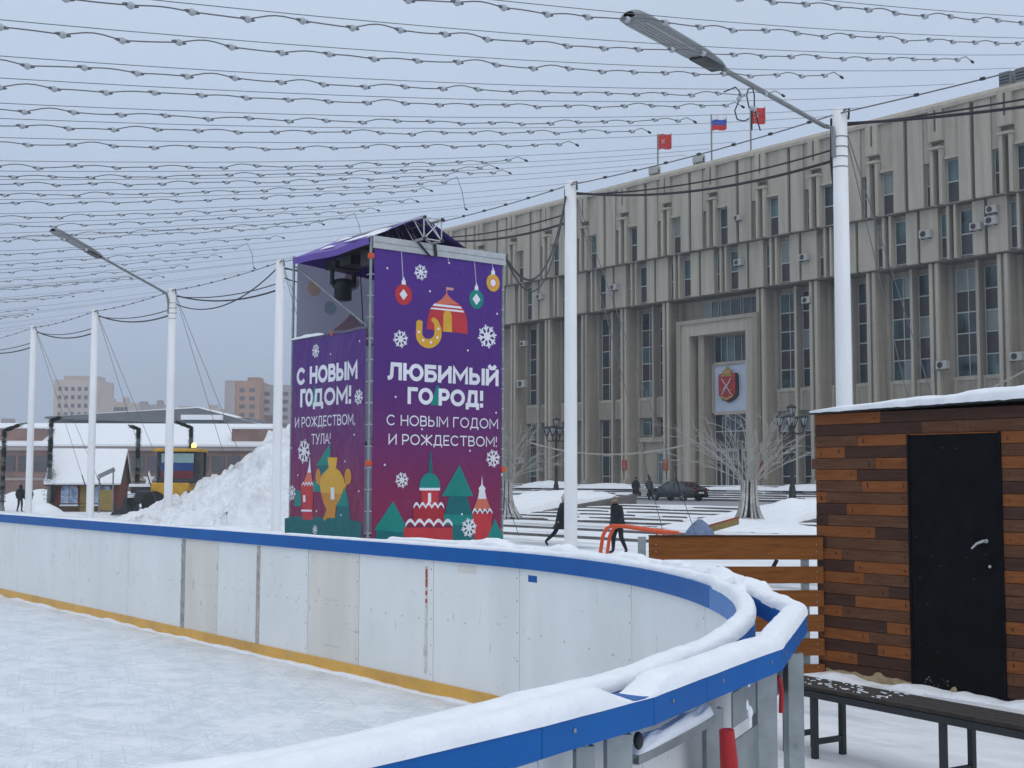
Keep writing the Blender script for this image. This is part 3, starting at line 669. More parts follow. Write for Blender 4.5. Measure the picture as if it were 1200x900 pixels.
for i in range(len(OUT)-1):
    mb = MB(); a, b, c, d = o_out[i], o_out[i+1], o_in[i+1], o_in[i]
    q = lambda p, z: p+UPV*z
    sh = (b-a).normalized()*.0015
    a, b, c, d = a+sh, b-sh, c-sh, d+sh
    mb.add([q(a, 1.11), q(b, 1.11), q(c, 1.11), q(d, 1.11), q(a, 1.182), q(b, 1.182), q(c, 1.182), q(d, 1.182)],
           [(3, 2, 1, 0), (4, 5, 6, 7), (0, 1, 5, 4), (1, 2, 6, 5), (2, 3, 7, 6), (3, 0, 4, 7)], blue)
    L = (b-a).length; nrm = Vector(((b-a).y, -(b-a).x, 0)).normalized()
    for t_ in [.12+.42*j for j in range(int(L/.42)+1) if .12+.42*j < L-.05]:
        p = a+(b-a)*(t_/L)+nrm*.002+UPV*1.15
        mb.obox(p, (b-a).normalized()*.0045, nrm*.001, UPV*.0045, galv)
    mb.build('rail_board', OR_)
def chan(name, p, w, d, z0, z1, dirv, parent=OR_, m=galv):
    dirv = Vector((dirv[0], dirv[1], 0)).normalized(); nv = Vector((-dirv.y, dirv.x, 0)); mb = MB(); t = .006
    c = Vector((p[0], p[1], (z0+z1)/2)); h = UPV*(z1-z0)/2
    mb.obox(c, dirv*w/2, nv*t/2, h, m)
    for s_ in (-1, 1): mb.obox(c+dirv*s_*(w/2-t/2)+nv*(d/2+t/2), dirv*t/2, nv*d/2, h, m)
    for z in (z0+.25, z0+.5, z0+.8): mb.obox(Vector((p[0], p[1], z))-nv*(t/2+.001), dirv*.006, nv*.001, UPV*.006, galv)
    return mb.build(name, parent)
def onC(px, py, Rr):       # nearest point of the upright cylinder of radius Rr about the corner centre along a line of sight
    r = ray(px, py); ox, oy = -CX, -CY; a = r.x*r.x+r.y*r.y; b = 2*(r.x*ox+r.y*oy); c = ox*ox+oy*oy-Rr*Rr; dsc = b*b-4*a*c
    t = (-b-math.sqrt(max(0, dsc)))/(2*a); return EYE+r*t
def tang(p): v = Vector((p.x-CX, p.y-CY, 0)).normalized(); return Vector((-v.y, v.x, 0))
def postpx(x0, x1, py, Rr, d, z1, name='post', m=galv, z0=0, fit=.62):
    p = onC((x0+x1)/2, py, Rr); dist = p.dot(fw); w = (x1-x0)*dist/1500
    # the channel stands square to the line of sight's bearing on the rail
    t_ = (rt*.8+tang(p)*.2*(1 if tang(p).dot(rt) > 0 else -1)).normalized()
    return chan(name, (p.x, p.y), w, d, z0, z1, t_)
postpx(923, 942, 800, 5.80, .04, 1.108); postpx(887, 911, 840, 5.745, .04, 1.108)
postpx(675, 697, 885, 5.66, .03, 1.095); postpx(711, 741, 880, 5.665, .03, 1.095); postpx(827, 848, 850, 5.675, .03, 1.05)
chan('post', (5.05, 4.55), .07, .05, 0, 1.09, (.45, .89)); chan('post', (.9, 1.96), .07, .05, 0, 1.09, (1, .1))
mb = MB(); pa, pb = onC(905, 840, 5.73), onC(930, 800, 5.78); mb.beam((pa.x, pa.y, .16), (pb.x, pb.y, .16), .05, .05, galv); mb.build('foot_bar', OR_)
mb = MB(); q = (pa+pb)/2; dd_ = (pb-pa); dd_.z = 0; mb.obox((q.x, q.y, 1.02), dd_*.5, Vector((dd_.y, -dd_.x, 0)).normalized()*.004, UPV*.05, galv); mb.build('bracket', OR_)
mb = MB(); pa, pb = onC(852, 850, 5.70), onC(890, 850, 5.72); dd_ = (pb-pa); dd_.z = 0; L_ = dd_.length; dd_.normalize(); nn_ = Vector((dd_.y, -dd_.x, 0)); q = (pa+pb)/2; mb.obox((q.x, q.y, .80), dd_*L_/2, nn_*.003, UPV*.14, galv); mb.obox((q.x, q.y, 1.03), dd_*L_*.35, nn_*.003, UPV*.05, galv); mb.build('plate', OR_)
pa, pb = onC(739, 886, 5.66), onC(834, 848, 5.67); dd_ = pb-pa; dd_.z = 0; zb_ = (pa.z+pb.z)/2; cc_ = (pa+pb)/2
arc = [onC(739+95*i/8, 886-38*i/8, 5.655) for i in range(9)]
mb = MB()
for a, b in zip(arc, arc[1:]): mb.beam((a.x, a.y, zb_), (b.x, b.y, zb_), .045, .022, galv)
mb.build('angle_bar', OR_)
mb = MB(); snow_roll(mb, [Vector((a.x, a.y, zb_+.008)) for a in arc], .04, .032, snow_fine, .015, 1.0, 31); tag(mb.build('snow_clump'), 'snow caught on the angle bar under the blue rail', 'snow', None, 'stuff')
q = onC(872, 812, 5.70); mb = MB()
for i in range(9): mb.sphere((q.x+rnd.uniform(-.022, .022), q.y+rnd.uniform(-.012, .012), q.z+.045-.013*i), (.026-.0016*i, .012, .022), snow_fine, 10, 7)
tag(mb.build('snow_clump'), 'small icy clump of snow beside the galvanised post', 'snow', None, 'stuff')
rp_ = onC(855, 870, 5.75); rs_ = onC(915, 815, 5.76)
for (x, y, z0, z1, r_, lb) in ((rp_.x, rp_.y, .45, 1.02, .025, 'red padded roll hanging behind the galvanised rail posts'), (rs_.x, rs_.y, .93, 1.05, .008, 'thin red strap hanging between two galvanised posts')):
    t = thing('red_roll', lb, 'roll', (x, y, z0)); mb = MB()
    mb.tube([(0, 0, 0), (.004, 0, (z1-z0)*.5), (-.003, 0, (z1-z0)*.85), (-.012, 0, z1-z0)], [r_, r_*1.05, r_, r_*.82], red_plastic, 14); mb.build('cover', t, local=True)
    mb = MB(); mb.lathe([(r_*1.06, (z1-z0)*.72), (r_*1.08, (z1-z0)*.72+.012)], plaque_red, 14, (-.001, 0, 0)); mb.build('strap', t, local=True)
mb = MB(); kp_ = onC(748, 868, 5.68); mb.sphere(kp_, (.013, .013, .022), steel_dark); mb.build('rubber_knob', OR_)
# snow on both rails
def thin(p):      # bare patch swept by a hand near the middle of the near rail
    d = (Vector((p.x, p.y, 0))-Vector((2.16, 2.24, 0))).length
    return min(1., max(.03, (d-.02)/.13))
mid_o = [a*.52+b*.48+UPV*1.178 for a, b in zip(o_out, o_in)]
mb = MB(); snow_roll(mb, mid_o, .090, .044, snow_fine, .013, .20, 1., .001, 22, thin); tag(mb.build('rail_snow'), 'thick soft snow lying on the outer blue rail', 'snow', None, 'stuff')
pi_ = []
for i in range(0, 400):
    s_ = 9+i*.11
    if s_ > SEND-1: break
    p, nr = bpath(s_); pi_.append(p+nr*(.02 if s_ < sc_ else .006)+UPV*1.176)
def thin2(p): return 1.-.55*min(1, max(0, (p.y-4.5)/7))
mb = MB(); snow_roll(mb, pi_, .074, .042, snow_fine, .02, .25, 4., .002, 18, thin2); tag(mb.build('rail_snow'), 'snow lying along the inner top rail of the boards', 'snow', None, 'stuff')
dp = []
for i in range(60):
    a = R(4)-R(44)*i/59; dp.append(Vector((CX+5.735*math.cos(a), CY+5.735*math.sin(a), 1.172)))
mb = MB(); snow_roll(mb, dp, .155, .066, snow_fine, .025, .95, 13., .01, 18)
tag(mb.build('rail_drift'), 'lumpy snow drift bridging the two blue rails at the corner', 'snow', None, 'stuff')
# loose snow left behind the far boards (seen just above the blue rail)
mound('snow_bank', 6.3, 9.0, 6.6, 20, lambda x, y: max(0, (.95+.16*fbm(x, y, 8, .9, 4))*max(0, 1-((x-7.5)/1.3)**2)*min(1, (20-y)/3, (y-6.6)/2.0)), 0, snow, 26, 'bank of shovelled snow behind the far boards under the tower')

# ------------------------------------------------------------------ shed with two-tone planks
SX = 9.2
SH = thing('wooden_shed', 'flat roofed shed clad in orange and brown planks beside the rink', 'shed', (SX, 6, 0))
def yy(px): return 7.14-(px-957)*(7.14-6.17)/(1068-957)
def zr(y): return 2.275+(7.14-y)*.018
mb = MB(); mb.prism([(SX+.03, 7.10, .02), (SX+.03, 2.0, .02), (SX+.03, 2.0, 2.3), (SX+.03, 7.10, 2.25)], (2.6, 0, 0), wood_d); mb.build('wall', SH, recalc=True)
rows = [[('O', 957, 1035), ('D', 1035, 1400)], [('D', 957, 1080), ('M', 1080, 1124), ('M', 1124, 1400)], [('M', 957, 1008), ('O', 1008, 1066)], [('O', 957, 993), ('D', 993, 1066)], [('M', 952, 1028), ('O', 1028, 1066)],
        [('O', 957, 1007), ('D', 1007, 1066)], [('M', 957, 1012), ('O', 1012, 1066)], [('O', 957, 970), ('M', 970, 1066)], [('D', 957, 994), ('O', 994, 1066)], [('D', 957, 971), ('M', 971, 1066)],
        [('O', 957, 1027), ('D', 1027, 1066)], [('D', 957, 969), ('M', 969, 1066)], [('O', 957, 987), ('M', 987, 1066)], [('D', 957, 1002), ('O', 1002, 1066)], [('O', 957, 1013), ('M', 1013, 1066)], [('M', 957, 1041), ('D', 1041, 1066)],
        [('D', 957, 1002), ('O', 1002, 1066)], [('O', 957, 987), ('M', 987, 1066)], [('D', 957, 1038), ('O', 1038, 1066)], [('O', 957, 1018), ('M', 1018, 1066)], [('D', 957, 1027), ('O', 1027, 1066)], [('O', 957, 1004), ('D', 1004, 1066)], [('D', 957, 1066)]]
right = 'OMOMDODMOMDOMMDODMOMD'
WM = {'O': wood_o, 'D': wood_d, 'M': wood_m}
mb = MB(); ph = .0975
for i, row in enumerate(rows):
    z1 = 2.275-ph*i; z0 = z1-ph+.004
    segs = [(c, yy(a), max(yy(b), 2.0)) for c, a, b in row]
    if i > 1:
        c = right[(i-2) % len(right)]; y = 5.365
        while y > 2.0:
            y2 = max(2.0, y-rnd.uniform(.5, 1.1)); segs.append((c, y, y2)); y = y2; c = rnd.choice('OMDM')
    for c, ya, yb in segs:
        dz = 0 if i > 1 else .018*(7.14-ya)
        x = SX-rnd.uniform(0, .004)
        mb.box(x, SX+.028, yb+.0015, ya-.0015, z0, z1-.001, WM[c])
        for y in (ya-.06, yb+.06):           # dark knots and nail marks near the plank ends
            if rnd.random() < .8:
                w = rnd.uniform(.004, .010); h = rnd.uniform(.010, .026); zc = (z0+z1)/2+rnd.uniform(-.012, .012)
                mb.add([(x-.0012, y+w*math.cos(a), zc+h*math.sin(a)) for a in [2*PI*k/8 for k in range(8)]], [tuple(range(8))], knot)
# left return of the corner and fascia above the boards
mb.box(SX, SX+2.6, 7.105, 7.135, .02, 2.26, wood_d)
cl = mb.build('plank_cladding', SH)
mb = MB(); P = []
for i in range(70):
    y = 7.06-i*.0195; h = .045+.035*fbm(y, 3, 0, 7, 3); P.append([Vector((SX-.006, y, -.01)), Vector((SX-.012-.02*fbm(y, 1, 0, 14, 2), y, h*.6)), Vector((SX-.003, y, max(.01, h+.02)))])
mb.grid(P, foam, smooth=False); mb.build('foam_edge', SH)
dn = MB(); dn.box(SX-.012, SX+.025, 5.385, 6.175, .03, 2.068, black_paint)
dr = dn.build('door', SH, bevel=.006)
mb = MB(); mb.box(SX-.016, SX+.02, 6.176, 6.20, .02, 2.075, black_paint); mb.box(SX-.016, SX+.02, 5.362, 5.384, .02, 2.075, black_paint); mb.box(SX-.014, SX+.02, 5.385, 6.175, 2.069, 2.078, wood_o); mb.build('door_frame', SH)
mb = MB(); mb.tube([(SX-.012, 5.50, 1.225), (SX-.05, 5.50, 1.225)], .011, alum); mb.tube([(SX-.05, 5.50, 1.228), (SX-.052, 5.56, 1.205), (SX-.052, 5.605, 1.165)], [.012, .010, .008], alum)
mb.lathe([(.017, -.004), (.017, 0)], alum, 12, (SX-.014, 5.50, 1.225), 'x'); mb.build('handle', dr)
mb = MB(); mb.lathe([(.012, -.003), (.012, 0)], alum, 10, (SX-.014, 5.475, 1.03), 'x'); mb.build('keyhole', dr)
mb = MB()
for i in range(34):      # scratches and chips in the black paint
    y = rnd.uniform(5.42, 6.15); z = rnd.choice([rnd.uniform(.04, .12), rnd.uniform(.04, .12), rnd.uniform(.3, 2.0), rnd.uniform(1.0, 2.0)])
    if z < .13: y = rnd.uniform(5.80, 6.08)
    w = rnd.uniform(.003, .012); h = rnd.uniform(.0008, .002) if z > .13 else rnd.uniform(.002, .008)
    an = rnd.uniform(-.5, .5); c_, s_ = math.cos(an), math.sin(an)
    mb.add([(SX-.0132, y+a*w*c_-b*h*s_, z+a*w*s_+b*h*c_) for a, b in ((-1, -.3), (0, -1), (1, 0), (.2, 1))], [(0, 1, 2, 3)], chip)
tag(mb.build('chipped_paint', dr), kind='stuff')
mb = MB(); P = []
mb.prism([(SX-.05, 7.16, 2.272), (SX-.05, 1.9, 2.366), (SX-.05, 1.9, 2.392), (SX-.05, 7.16, 2.296)], (2.8, 0, 0), steel_dark); mb.build('roof', SH, recalc=True)
mb = MB(); P = []
for i in range(100):
    y = 7.14-i*.053; b = 2.298+(7.16-y)*.0183; h = min(.10, .012+.05*(7.14-y)**.8)*(1+.25*fbm(y, 5, 0, 3, 3))
    P.append([Vector((SX-.075-.02*fbm(y, 2, 0, 6, 3), y, b-.012-.012*max(0, fbm(y, 7, 0, 9, 2)))), Vector((SX-.085-.01*fbm(y, 2, 0, 6, 3), y, b+h*.45)), Vector((SX-.05, y, b+h*.9)), Vector((SX+.1, y, b+h*1.1)), Vector((SX+1.4, y, b+h*1.3)), Vector((SX+2.7, y, b+h))])
mb.grid(P, snow_fine); tag(mb.build('roof_snow'), 'snow layer on the flat roof of the wooden shed', 'snow', None, 'stuff')
mb = MB(); snow_roll(mb, [(SX-.10, 7.4, -.02), (SX-.05, 6.9, -.02), (SX-.02, 6.5, -.02), (SX-.03, 6.1, -.02), (SX-.06, 5.4, -.02), (SX-.05, 4.2, -.02)], .26, .06, snow_fine, .03, .9, 17); tag(mb.build('snow_line'), 'snow drifted against the foot of the shed wall', 'snow', None, 'stuff')
# slatted fence from the shed corner
FE = thing('slat_fence', 'orange brown wooden slat fence joined to the shed corner', 'fence', (8.6, 7.55, 0))
e1 = Vector((9.16, 7.09, 0)); e0 = Vector((7.93, 7.98, 0)); dv = (e1-e0).normalized(); nv = Vector((dv.y, -dv.x, 0))
if nv.dot(-fw) < 0: nv = -nv
for i, (z0, z1) in enumerate(((1.005, 1.205), (.80, .945), (.60, .74), (.385, .53), (.18, .325), (-.0, .105))):
    mb = MB(); a = e0+dv*(.02 if i == 0 else rnd.uniform(-.06, .05)); b = e1+dv*.03
    mb.obox((a+b)/2+nv*.02+UPV*(z0+z1)/2, (b-a)/2, nv*.014, UPV*(z1-z0)/2, wood_fence)
    if i == 0: mb.obox((a+b)/2+nv*.02+UPV*(z1+.006), (b-a)/2, nv*.03, UPV*.005, wood_d)
    for q in (b-dv*.06, a+dv*.06):
        for dz in (.03, -.03): mb.lathe([(.006, -.002), (.006, .002)], alum, 8, q+nv*.0355+UPV*((z0+z1)/2+dz), 'y')
    mb.build('slat', FE, bevel=.004)
for q in (e0-dv*.035, e1-dv*.12): mb = MB(); mb.obox(q-nv*.02+UPV*.58, dv*.032, nv*.022, UPV*.62, galv); mb.build('post', FE)
mb = MB(); mb.beam(e1-dv*.36-nv*.04+UPV*1.0, e1-dv*.75-nv*.06+UPV*.25, .03, .03, steel_dark); mb.build('brace', FE)
# bench
BE = thing('bench', 'long dark slatted bench in front of the shed', 'bench', (6.45, 4.5, 0))
bd = Vector((.11, 1, 0)).normalized(); bn = Vector((bd.y, -bd.x, 0)); bc = Vector((6.40, 4.3, 0))
mb = MB()
for k in range(4): mb.obox(bc+bn*(-.03+.077*k)+UPV*.425+bd*(-.6), bd*1.95, bn*.034, UPV*.012, bench_wood)
mb.build('seat', BE, bevel=.004)
mb = MB()
for k in (-.045, .215): mb.obox(bc+bn*k+UPV*.388+bd*(-.6), bd*1.94, bn*.015, UPV*.02, steel_dark)
mb.build('seat_frame', BE)
for t_ in (.98, .74, -.22, -1.5):
    q = bc+bd*t_
    mb = MB()
    for k in (-.035, .205): mb.obox(q+bn*k+UPV*.19, bd*.017, bn*.017, UPV*.19, steel_dark)
    mb.obox(q+bn*.085+UPV*.10, bd*.014, bn*.103, UPV*.016, steel_dark); mb.build('leg', BE)
mb = MB()
for i in range(70):
    q = bc+bn*rnd.uniform(-.04, .21)+bd*rnd.uniform(.2, 1.25)+UPV*.44; mb.sphere(q, (rnd.uniform(.002, .007), rnd.uniform(.004, .022), .0035), snow_fine, 7, 5)
tag(mb.build('snow_crumbs'), 'crumbs of snow on the bench seat', 'snow', None, 'stuff')
# red stair rails down to the square
for k, (dd, xs, lb) in enumerate(((15.2, 0, 'nearer orange red tube handrail ending in a loop'), (16.2, 8, 'farther orange red tube handrail ending in a loop'))):
    t = thing('handrail', lb, 'handrail', atd(705+xs, 650, dd), 0, 'orange handrails beside the slat fence')
    pts = [atd(px+xs, py, dd) for px, py in ((702, 668), (704, 645), (706.5, 628), (711, 619), (718, 616), (727, 616.5), (755, 620.5), (788, 624.5))]
    mb = MB(); mb.tube(pts, .022, orange_paint, 10); mb.build('tube', t)
    mb = MB(); mb.tube([atd(770+xs, 622.5, dd), atd(769+xs, 668, dd)], .016, orange_paint, 8); mb.build('post', t)

# ------------------------------------------------------------------ stage tower with printed banners
TX, TY = 13.4, 21.05; TZ = 6.42; TW = 3.3; TD = 3.05
TO = thing('stage_tower', 'square scaffold tower wrapped in purple festive banners with a purple roof', 'tower', (TX, TY, PZ))
def grad_mat(name, stops):
    M = bpy.data.materials.new(name); M.use_nodes = True; t = M.node_tree; b = t.nodes['Principled BSDF']; b.inputs['Roughness'].default_value = .42; b.inputs['Specular IOR Level'].default_value = .35
    g_ = t.nodes.new('ShaderNodeNewGeometry'); s_ = t.nodes.new('ShaderNodeSeparateXYZ'); mr = t.nodes.new('ShaderNodeMapRange'); mr.inputs[1].default_value = PZ; mr.inputs[2].default_value = TZ
    r_ = t.nodes.new('ShaderNodeValToRGB'); el = r_.color_ramp.elements
    el[0].position, el[0].color = stops[0][0], (*stops[0][1], 1); el[1].position, el[1].color = stops[-1][0], (*stops[-1][1], 1)
    for p, c in stops[1:-1]: q = el.new(p); q.color = (*c, 1)
    n_ = t.nodes.new('ShaderNodeTexNoise'); n_.inputs['Scale'].default_value = 1.1; n_.inputs['Detail'].default_value = 4
    t.links.new(g_.outputs['Position'], n_.inputs['Vector']); bp = t.nodes.new('ShaderNodeBump'); bp.inputs['Distance'].default_value = .16; t.links.new(n_.outputs[0], bp.inputs['Height']); t.links.new(bp.outputs[0], b.inputs['Normal'])
    t.links.new(g_.outputs['Position'], s_.inputs[0]); t.links.new(s_.outputs['Z'], mr.inputs[0]); t.links.new(mr.outputs[0], r_.inputs[0]); t.links.new(r_.outputs[0], b.inputs['Base Color']); return M
print_bg = grad_mat('banner_print', [(0., (.22, .014, .05)), (.28, (.20, .014, .075)), (.45, (.125, .016, .125)), (.62, (.075, .016, .17)), (1., (.07, .02, .23))])
pr = lambda n_, c: mat('print_'+n_, c, .45, var=.10, scale=1.6, spec=.3, bump=.10, bscale=1.1, world=True)
p_white = pr('white', (.74, .75, .80)); p_red = pr('red', (.48, .035, .045)); p_red2 = pr('deep_red', (.36, .02, .035)); p_orange = pr('orange', (.62, .16, .10)); p_teal = pr('teal', (.005, .22, .19)); p_tealdk = pr('dark_teal', (.004, .13, .14)); p_gold = pr('gold', (.64, .36, .04)); p_gold2 = pr('dark_gold', (.55, .24, .03)); p_pink = pr('pink', (.62, .30, .28)); p_violet = pr('violet', (.09, .03, .28))
def arc_(cx, cy, rx, ry, a0, a1, n=18): return [(cx+rx*math.cos(R(a0+(a1-a0)*i/n)), cy+ry*math.sin(R(a0+(a1-a0)*i/n))) for i in range(n+1)]
_O = arc_(.5, .5, .5, .5, 0, 360, 28)
GW = {'Ю': 1.12, 'М': .86, 'Ы': .88, 'О': .86, 'Д': .80, 'Ж': 1.05, 'И': .70, 'Й': .70, 'Н': .66, 'Л': .70, 'А': .76, 'С': .76, 'Г': .52, 'Е': .52, 'Р': .58, 'Б': .60, 'В': .60, 'Т': .66, 'У': .68, '!': .02, ',': .06, ' ': .18}
GL = {'Л': [[(0, 0), (.12, .03), (.2, .14), (.27, 1), (1, 1), (1, 0)]], 'Ю': [[(0, 0), (0, 1)], [(0, .5), (.34, .5)], [(.34+.66*x, y) for x, y in _O]], 'Б': [[(.92, 1), (0, 1), (0, 0), (.62, 0)]+arc_(.62, .29, .38, .29, -80, 90, 10)+[(.5, .58)], [(0, .58), (.56, .58)]],
      'И': [[(0, 1), (0, 0)], [(0, .06), (1, .94)], [(1, 1), (1, 0)]], 'Й': [[(0, 1), (0, 0)], [(0, .06), (1, .94)], [(1, 1), (1, 0)], arc_(.5, 1.34, .26, .12, 190, 350, 8)], 'М': [[(0, 0), (0, 1), (.5, .28), (1, 1), (1, 0)]], 'Ы': [[(0, 1), (0, 0), (.36, 0)]+arc_(.36, .29, .26, .29, -80, 90, 10)+[(.32, .58)], [(0, .58), (.36, .58)], [(1, 0), (1, 1)]],
      'Г': [[(0, 0), (0, 1), (1, 1)]], 'О': [_O], 'Р': [[(0, 0), (0, 1), (.55, 1)]+arc_(.55, .69, .45, .31, 80, -90, 12)+[(.48, .38)], [(0, .38), (.52, .38)]], 'Д': [[(0, -.2), (0, 0), (1, 0), (1, -.2)], [(.14, 0), (.26, 1), (.84, 1), (.84, 0)]], '!': [[(.5, .52), (.5, 1)], [(.5, -.01), (.5, .01)]], ',': [[(.9, .04), (.1, -.14)]],
      'С': [arc_(.54, .5, .54, .5, 48, 312, 22)], 'Н': [[(0, 0), (0, 1)], [(1, 0), (1, 1)], [(0, .5), (1, .5)]], 'В': [[(0, 0), (0, 1), (.55, 1)]+arc_(.55, .76, .36, .24, 80, -90, 9), [(0, .52), (.6, .52)]+arc_(.6, .26, .40, .26, 80, -90, 9)+[(.0, 0)]],
      'Ж': [[(.5, 0), (.5, 1)], [(0, 1), (.5, .5), (1, 1)], [(0, 0), (.5, .5), (1, 0)]], 'Е': [[(1, 1), (0, 1), (0, 0), (1, 0)], [(0, .5), (.85, .5)]], 'Т': [[(0, 1), (1, 1)], [(.5, 1), (.5, 0)]], 'У': [[(0, 1), (.52, .34)], [(1, 1), (.45, .06), (.3, 0), (.1, 0)]], 'А': [[(0, 0), (.5, 1), (1, 0)], [(.2, .32), (.8, .32)]]}
class Art:
    """printed artwork laid on a banner: every shape is a sheet a hair in front of the cloth, all in the banner's own mesh"""
    def __init__(s, plane): s.mb = MB(); s.pl = plane; s.k = 0
    def at(s, px, py):
        if s.pl == 'F': p = onY(px, py, TY-.03); return (p.x, p.z)
        p = onX(px, py, TX-.03); return (p.y, p.z)
    def put(s, a, z):
        d = .002+s.k*.00014
        return Vector((a, TY-.03-d, z)) if s.pl == 'F' else Vector((TX-.03-d, a, z))
    def raw(s, pts, m):
        s.k = (s.k+1)
        tri = tessellate_polygon([[Vector((p[0], p[1], 0)) for p in pts]])
        s.mb.add([s.put(*p) for p in pts], [list(t) for t in tri], m)
    def P(s, cr, pts, m): s.raw([s.at(cr[0]+x/cr[2], cr[1]+y/cr[2]) for x, y in pts], m)
    def ell(s, cr, x, y, rx, rz, m, n=26, a0=0, a1=2*PI):
        c = s.at(cr[0]+x/cr[2], cr[1]+y/cr[2]); s.raw([(c[0]+rx*math.cos(a0+(a1-a0)*i/n), c[1]+rz*math.sin(a0+(a1-a0)*i/n)) for i in range(n if abs(a1-a0) > 6 else n+1)], m)
    def bar(s, a, b, w, m):
        d = Vector((b[0]-a[0], b[1]-a[1])); d.normalize(); q = Vector((-d.y, d.x))*w/2
        s.raw([(a[0]+q.x, a[1]+q.y), (b[0]+q.x, b[1]+q.y), (b[0]-q.x, b[1]-q.y), (a[0]-q.x, a[1]-q.y)], m); s.k -= 1
    def flake(s, cr, x, y, r):
        c = s.at(cr[0]+x/cr[2], cr[1]+y/cr[2]); s.raw([(c[0]+r*.36*math.cos(i*PI/4), c[1]+r*.36*math.sin(i*PI/4)) for i in range(8)], p_white)
        for i in range(8):
            a = i*PI/4+.2; d = (math.cos(a), math.sin(a)); tip = (c[0]+d[0]*r, c[1]+d[1]*r); s.k += 1
            s.bar(c, tip, r*.15, p_white)
            for sg in (1, -1):
                s.k += 1
                a2 = a+sg*.75; b0 = (c[0]+d[0]*r*.55, c[1]+d[1]*r*.55); s.bar(b0, (b0[0]+math.cos(a2)*r*.36, b0[1]+math.sin(a2)*r*.36), r*.14, p_white)
        s.k -= 22
    def dot(s, cr, x, y, r=.022): s.ell(cr, x, y, r, r, p_white, 10); s.k -= 1
    def scallop(s, cr, x0, x1, y, h, n):
        for i in range(n):
            xa = x0+(x1-x0)*i/n; xb = x0+(x1-x0)*(i+1)/n; pts = [(xa+(xb-xa)*t/8, y+h*(1-math.sin(PI*t/8))) for t in range(9)]; pts2 = [(x, yv-h*.75) for x, yv in pts[::-1]]
            s.P(cr, pts+pts2, p_white); s.k -= 1
        s.k += 1
    def text(s, txt, l, r, base, top, m, bold=0., ):
        """l and r: (px,py) of the left and right ends of the base line; top: py of the cap line at the left end"""
        s.k += 2
        L_, R_, T_ = s.at(*l), s.at(*r), s.at(l[0], top)
        zb = (L_[1]+R_[1])/2; H = T_[1]-L_[1]; sw = H*(.235 if bold > .03 else .125)
        gap = .30 if bold > .03 else .24; tot = 0; lay = []
        for ch in txt:
            w_ = GW.get(ch, .68); lay.append((ch, tot, w_)); tot += w_+gap
        tot -= gap; sx = (R_[0]-L_[0]); sg = 1 if sx > 0 else -1; ux = (abs(sx)-sw)/tot
        n_ = 0
        for ch, x0, w_ in lay:
            for pl in GL.get(ch, []):
                pts = [(L_[0]+sg*(sw/2+(x0+x*w_)*ux), zb+sw/2+y*(H-sw)) for x, y in pl]
                closed = len(pts) > 3 and abs(pts[0][0]-pts[-1][0])+abs(pts[0][1]-pts[-1][1]) < 1e-6
                if closed: pts = pts[:-1]
                A_ = []; B_ = []; N_ = len(pts)
                for i in range(N_):
                    p = Vector(pts[i]); a = Vector(pts[(i-1) % N_]) if (i or closed) else p; b = Vector(pts[(i+1) % N_]) if (i < N_-1 or closed) else p
                    t1 = (p-a).normalized() if (p-a).length > 1e-9 else (b-p).normalized(); t2 = (b-p).normalized() if (b-p).length > 1e-9 else t1
                    n1 = Vector((-t1.y, t1.x)); n2 = Vector((-t2.y, t2.x)); nn_ = (n1+n2)
                    nn_ = nn_.normalized() if nn_.length > .2 else n1
                    q = nn_*(sw/2/max(.55, nn_.dot(n1))); ext = Vector((0, 0))
                    if not closed and i == 0: ext = -t2*sw/2
                    if not closed and i == N_-1: ext = t1*sw/2
                    A_.append(p+q+ext); B_.append(p-q+ext)
                n_ += 1; dk = (n_ % 6)*.5; s.k += dk; rng = range(N_ if closed else N_-1)
                s.mb.add([s.put(v.x, v.y) for v in A_]+[s.put(v.x, v.y) for v in B_], [(i, (i+1) % N_, N_+(i+1) % N_, N_+i) for i in rng], m)
                s.k -= dk
        s.k += 3
# front banner
A = Art('F')
n = 24; P = [[Vector((TX+.06+(TW-.12)*i/n, TY-.03+.012*math.sin(i*1.3), z)) for z in (PZ+.1, 1, 2, 3, 4, 5, TZ-.22)] for i in range(n+1)]
A.mb.grid([[Vector((v.x, TY-.03+.0, v.z)) for v in r_] for r_ in P], print_bg, smooth=False)
c1 = (435, 290, 6.92); c2 = (440, 420, 7.5); c3 = (435, 520, 7.273)
for x, y, x2, y2 in ((257, 245, 245, 30), (851, 288, 836, 105), (985, 165, 980, 112), (625, 110, 622, 70)):
    N_ = 16
    for i in range(N_):
        t0, t1 = i/N_, (i+.6)/N_; a = A.at(c1[0]+(x+(x2-x)*t0)/c1[2], c1[1]+(y+(y2-y)*t0)/c1[2]); b = A.at(c1[0]+(x+(x2-x)*t1)/c1[2], c1[1]+(y+(y2-y)*t1)/c1[2]); A.bar(a, b, .018, p_white)
A.k += 1
